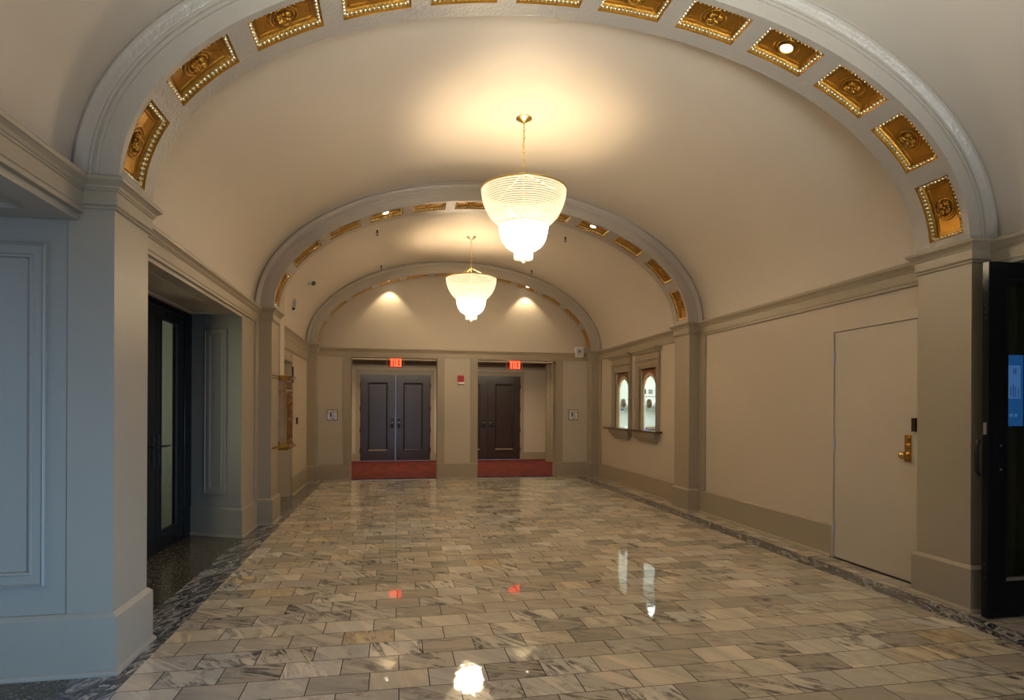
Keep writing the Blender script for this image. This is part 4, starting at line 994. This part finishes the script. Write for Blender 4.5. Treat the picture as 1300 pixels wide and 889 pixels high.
def bead_ring(mb, c, r, z, tr, nb):
    n = nb * 4; loops = []
    for i in range(n):
        a = 2 * PI * i / n; rr = tr * (0.62 + 0.38 * abs(math.sin(a * nb / 2)))
        loops.append([(c[0] + (r + rr * math.cos(q * PI / 2.5)) * math.cos(a), c[1] + (r + rr * math.cos(q * PI / 2.5)) * math.sin(a), c[2] + z + rr * math.sin(q * PI / 2.5)) for q in range(5)])
    loops.append(loops[0]); mb.loft(loops, True, False)

UP = [(0.418, -0.004), (0.412, -0.06), (0.398, -0.12), (0.375, -0.18), (0.342, -0.24), (0.300, -0.290), (0.262, -0.325), (0.240, -0.345)]
LO = [(0.236, -0.352), (0.234, -0.39), (0.224, -0.44), (0.203, -0.50), (0.170, -0.545), (0.128, -0.575), (0.095, -0.585)]
def chandelier(x, y, zr, zc, label):
    o = thing('chandelier', label, 'chandelier', (x, y, zc), group='bead chandeliers of the vault'); c = (x, y, zr)
    MB().lathe([(0.004, 0.004), (0.078, 0.004), (0.080, -0.004), (0.070, -0.012), (0.050, -0.018), (0.040, -0.030), (0.016, -0.042), (0.010, -0.055), (0.004, -0.058)], (x, y, zc), 28).build('canopy', M['fixture'], o, smooth=40)
    ch = MB(); z = zc - 0.050; zb = zr + 0.185; nl = max(6, int((z - zb) / 0.036)); st = (z - zb) / nl
    for i in range(nl):
        zc_ = z - st * (i + 0.5); pts = []
        for q in range(13):
            a = 2 * PI * q / 12; dx, dz = 0.011 * math.cos(a), (st * 0.66) * math.sin(a)
            pts.append((x + dx, y, zc_ + dz) if i % 2 else (x, y + dx, zc_ + dz))
        ch.tube(pts, 0.0038, 6)
    ch.build('chain', M['fixture'], o, smooth=50)
    MB().lathe([(0.006, 0.190), (0.020, 0.182), (0.022, 0.170), (0.014, 0.16), (0.010, 0.0), (0.010, -0.42), (0.004, -0.43)], c, 14).build('stem', M['fixture'], o, smooth=40)
    for k in range(3):
        a = PI / 2 + 2 * PI * k / 3 + 0.55
        MB().tube([(x + 0.012 * math.cos(a), y + 0.012 * math.sin(a), zr + 0.178), (x + 0.415 * math.cos(a), y + 0.415 * math.sin(a), zr + 0.004)], 0.007, 8).build('arm', M['fixture'], o, smooth=50)
    rim = MB()
    for r, z_, t_ in ((0.421, 0.003, 0.0075), (0.243, -0.348, 0.005), (0.092, -0.588, 0.004)):
        loops = []
        for i in range(72):
            a = 2 * PI * i / 72
            loops.append([(x + (r + t_ * math.cos(q * PI / 3)) * math.cos(a), y + (r + t_ * math.cos(q * PI / 3)) * math.sin(a), zr + z_ + t_ * 1.4 * math.sin(q * PI / 3)) for q in range(6)])
        loops.append(loops[0]); rim.loft(loops, True, False)
    rim.build('rim', M['fixture'], o, smooth=60)
    up = MB()
    for i in range(20):
        r, z_ = interp(UP, (i + 0.5) / 20); bead_ring(up, c, r, z_, 0.0082, int(2 * PI * r / 0.024))
    up.build('upper_bowl', M['bead_up'], o, smooth=60)
    lo = MB()
    for i in range(15):
        r, z_ = interp(LO, (i + 0.5) / 15); bead_ring(lo, c, r, z_, 0.0105, max(20, int(2 * PI * r / 0.024)))
    lo.build('lower_bowl', M['bead_lo'], o, smooth=60)
    ta = MB()
    for i in range(26):
        a = 2 * PI * i / 26; px, py = x + 0.088 * math.cos(a), y + 0.088 * math.sin(a)
        ta.tube([(px, py, zr - 0.585), (px, py, zr - 0.60), (px, py, zr - 0.66), (px, py, zr - 0.682)], [0.004, 0.0085, 0.0085, 0.003], 6)
    ta.build('fringe', M['bead_ta'], o, smooth=50)
    fn = MB(); fn.lathe([(0.004, -0.58), (0.004, -0.672), (0.016, -0.684), (0.021, -0.698), (0.016, -0.712), (0.004, -0.720)], c, 14)
    fn.build('finial', M['bead_ta'], o, smooth=50)
    for k in range(6):
        a = 2 * PI * k / 6
        MB().ell((x + 0.12 * math.cos(a), y + 0.12 * math.sin(a), zr - 0.36), (0.022, 0.022, 0.035), 10, 7).build('bulb', M['bulb'], o, smooth=60)
        pl = bpy.data.lights.new('bulb_light', 'POINT'); pl.energy = 6.5; pl.color = (1.0, 0.78, 0.48); pl.shadow_soft_size = 0.03
        po = bpy.data.objects.new('bulb_light', pl); COL.objects.link(po); po.location = (x + 0.12 * math.cos(a), y + 0.12 * math.sin(a), zr - 0.28)
        po.parent = o; po.matrix_parent_inverse = Matrix.Translation(-Vector((x, y, zc)))
chandelier(XC, 5.85, 3.575, vz(XC) - 0.004, 'bright crystal bead chandelier hanging nearest the camera, before the middle arch')
chandelier(XC, 10.05, 3.590, vz(XC) - 0.004, 'bright crystal bead chandelier hanging behind the middle arch')

# ------------------------------------------------------------------ front wall with glazed entrance, behind the camera
fw = MB(); fw.box(-1.8, -1.0, Y0 - 0.2, Y0, 0, 2.6); fw.box(3.5, 5.0, Y0 - 0.2, Y0, 0, 2.6); fw.box(-1.8, 5.0, Y0 - 0.2, Y0, 2.45, 4.5)
struct(fw, 'wall_front', M['field'], 'front wall around the glazed entrance behind the camera', 'wall')
gw = MB()
for x in (-1.0, 0.5, 2.0, 3.44): gw.box(x, x + 0.06, Y0 - 0.13, Y0 - 0.07, 0, 2.45)
gw.box(-1.0, 3.5, Y0 - 0.13, Y0 - 0.07, 2.39, 2.45); gw.box(-1.0, 3.5, Y0 - 0.13, Y0 - 0.07, 0, 0.12)
w3 = thing('window_3', 'glazed street entrance with black frame behind the camera', 'window', (1.25, Y0 - 0.1, 0), kind='structure')
gw.build('window_frame', M['black'], w3)
MB().box(-0.97, 3.47, Y0 - 0.105, Y0 - 0.098, 0.1, 2.41).build('glass_pane', M['glass'], w3)

# ------------------------------------------------------------------ light
def area(name, loc, rot, sx, sy, e, col, spread=180):
    l = bpy.data.lights.new(name, 'AREA'); l.shape = 'RECTANGLE'; l.size = sx; l.size_y = sy; l.energy = e; l.color = col; l.spread = math.radians(spread)
    o = bpy.data.objects.new(name, l); COL.objects.link(o); o.location = loc; o.rotation_euler = rot; return o
DAY = (0.44, 0.65, 1.0)
area('daylight_entrance', (-0.5, -8.0, 1.5), (PI / 2, 0, 0), 2.6, 2.6, 80, DAY)
area('daylight_pavement', (1.2, -2.6, 0.06), (math.radians(131), 0, 0), 4.4, 1.6, 100, (0.98, 0.97, 1.0), 52)  # unseen fill added to brighten the near vault from below
area('daylight_street_door', (3.0, Y0 - 0.5, 0.8), (PI * 0.48, 0, math.radians(43)), 0.9, 1.0, 22, (0.24, 0.50, 1.0), 40)  # unseen blue light added to tint the reveal nearest the camera
area('daylight_side_room', (-3.3, 5.9, 1.5), (0, -PI / 2, 0), 1.6, 1.6, 20, (1.0, 1.0, 0.90))
area('booth_ceiling_lamp', (5.1, 10.4, 2.58), (0, 0, 0), 0.6, 1.8, 55, (0.92, 1.0, 0.97))
for vx in (-0.55, 0.60, 2.05, 3.05):
    l = bpy.data.lights.new('vestibule_downlight', 'SPOT'); l.energy = 30; l.color = (1.0, 0.84, 0.60); l.spot_size = math.radians(140); l.spot_blend = 0.6; l.shadow_soft_size = 0.03
    o = bpy.data.objects.new('vestibule_downlight', l); COL.objects.link(o); o.location = (vx, 14.6, 2.77)
area('vestibule_cove_lamp', (1.2, YB + 0.40, 2.60), (PI * 0.5, 0, 0), 5.0, 0.10, 16, (1.0, 0.80, 0.50))
area('vestibule_cove_lamp', (1.2, 13.50, 2.66), (PI * 0.48, 0, 0), 5.0, 0.08, 26, (1.0, 0.84, 0.60))
area('passage_lamp', (XL - 1.2, 9.1, 2.45), (0, 0, 0), 0.4, 0.4, 3, (1.0, 0.8, 0.55))

w = bpy.data.worlds.new('sky'); S.world = w; w.use_nodes = True
nt = w.node_tree; nt.nodes.clear()
bg = N(nt, 'ShaderNodeBackground', Strength=0.5); bg.inputs[0].default_value = (0.55, 0.70, 1.0, 1)
wo = nt.nodes.new('ShaderNodeOutputWorld'); nt.links.new(bg.outputs[0], wo.inputs[0])

# ------------------------------------------------------------------ camera
cam = bpy.data.cameras.new('camera'); co = bpy.data.objects.new('camera', cam); COL.objects.link(co)
cam.sensor_width = 36; cam.lens = 762.36 * 36 / 1300; cam.shift_y = (519.75 - 444.5) / 1300; cam.clip_start = 0.05
co.matrix_world = Matrix.Translation((0, 0, 1.4)) @ Matrix.Rotation(-0.1922, 4, 'Z') @ Matrix.Rotation(PI / 2, 4, 'X') @ Matrix.Rotation(0.0048, 4, 'Z')
S.camera = co

S.view_settings.view_transform = 'Standard'; S.view_settings.look = 'None'; S.view_settings.gamma = 1.0; S.view_settings.use_curve_mapping = False
S.view_settings.exposure = 0.25
S.cycles.max_bounces = 10; S.cycles.diffuse_bounces = 6; S.cycles.glossy_bounces = 4; S.cycles.transparent_max_bounces = 12
S.cycles.sample_clamp_indirect = 6.0
S.cycles.use_light_tree = True
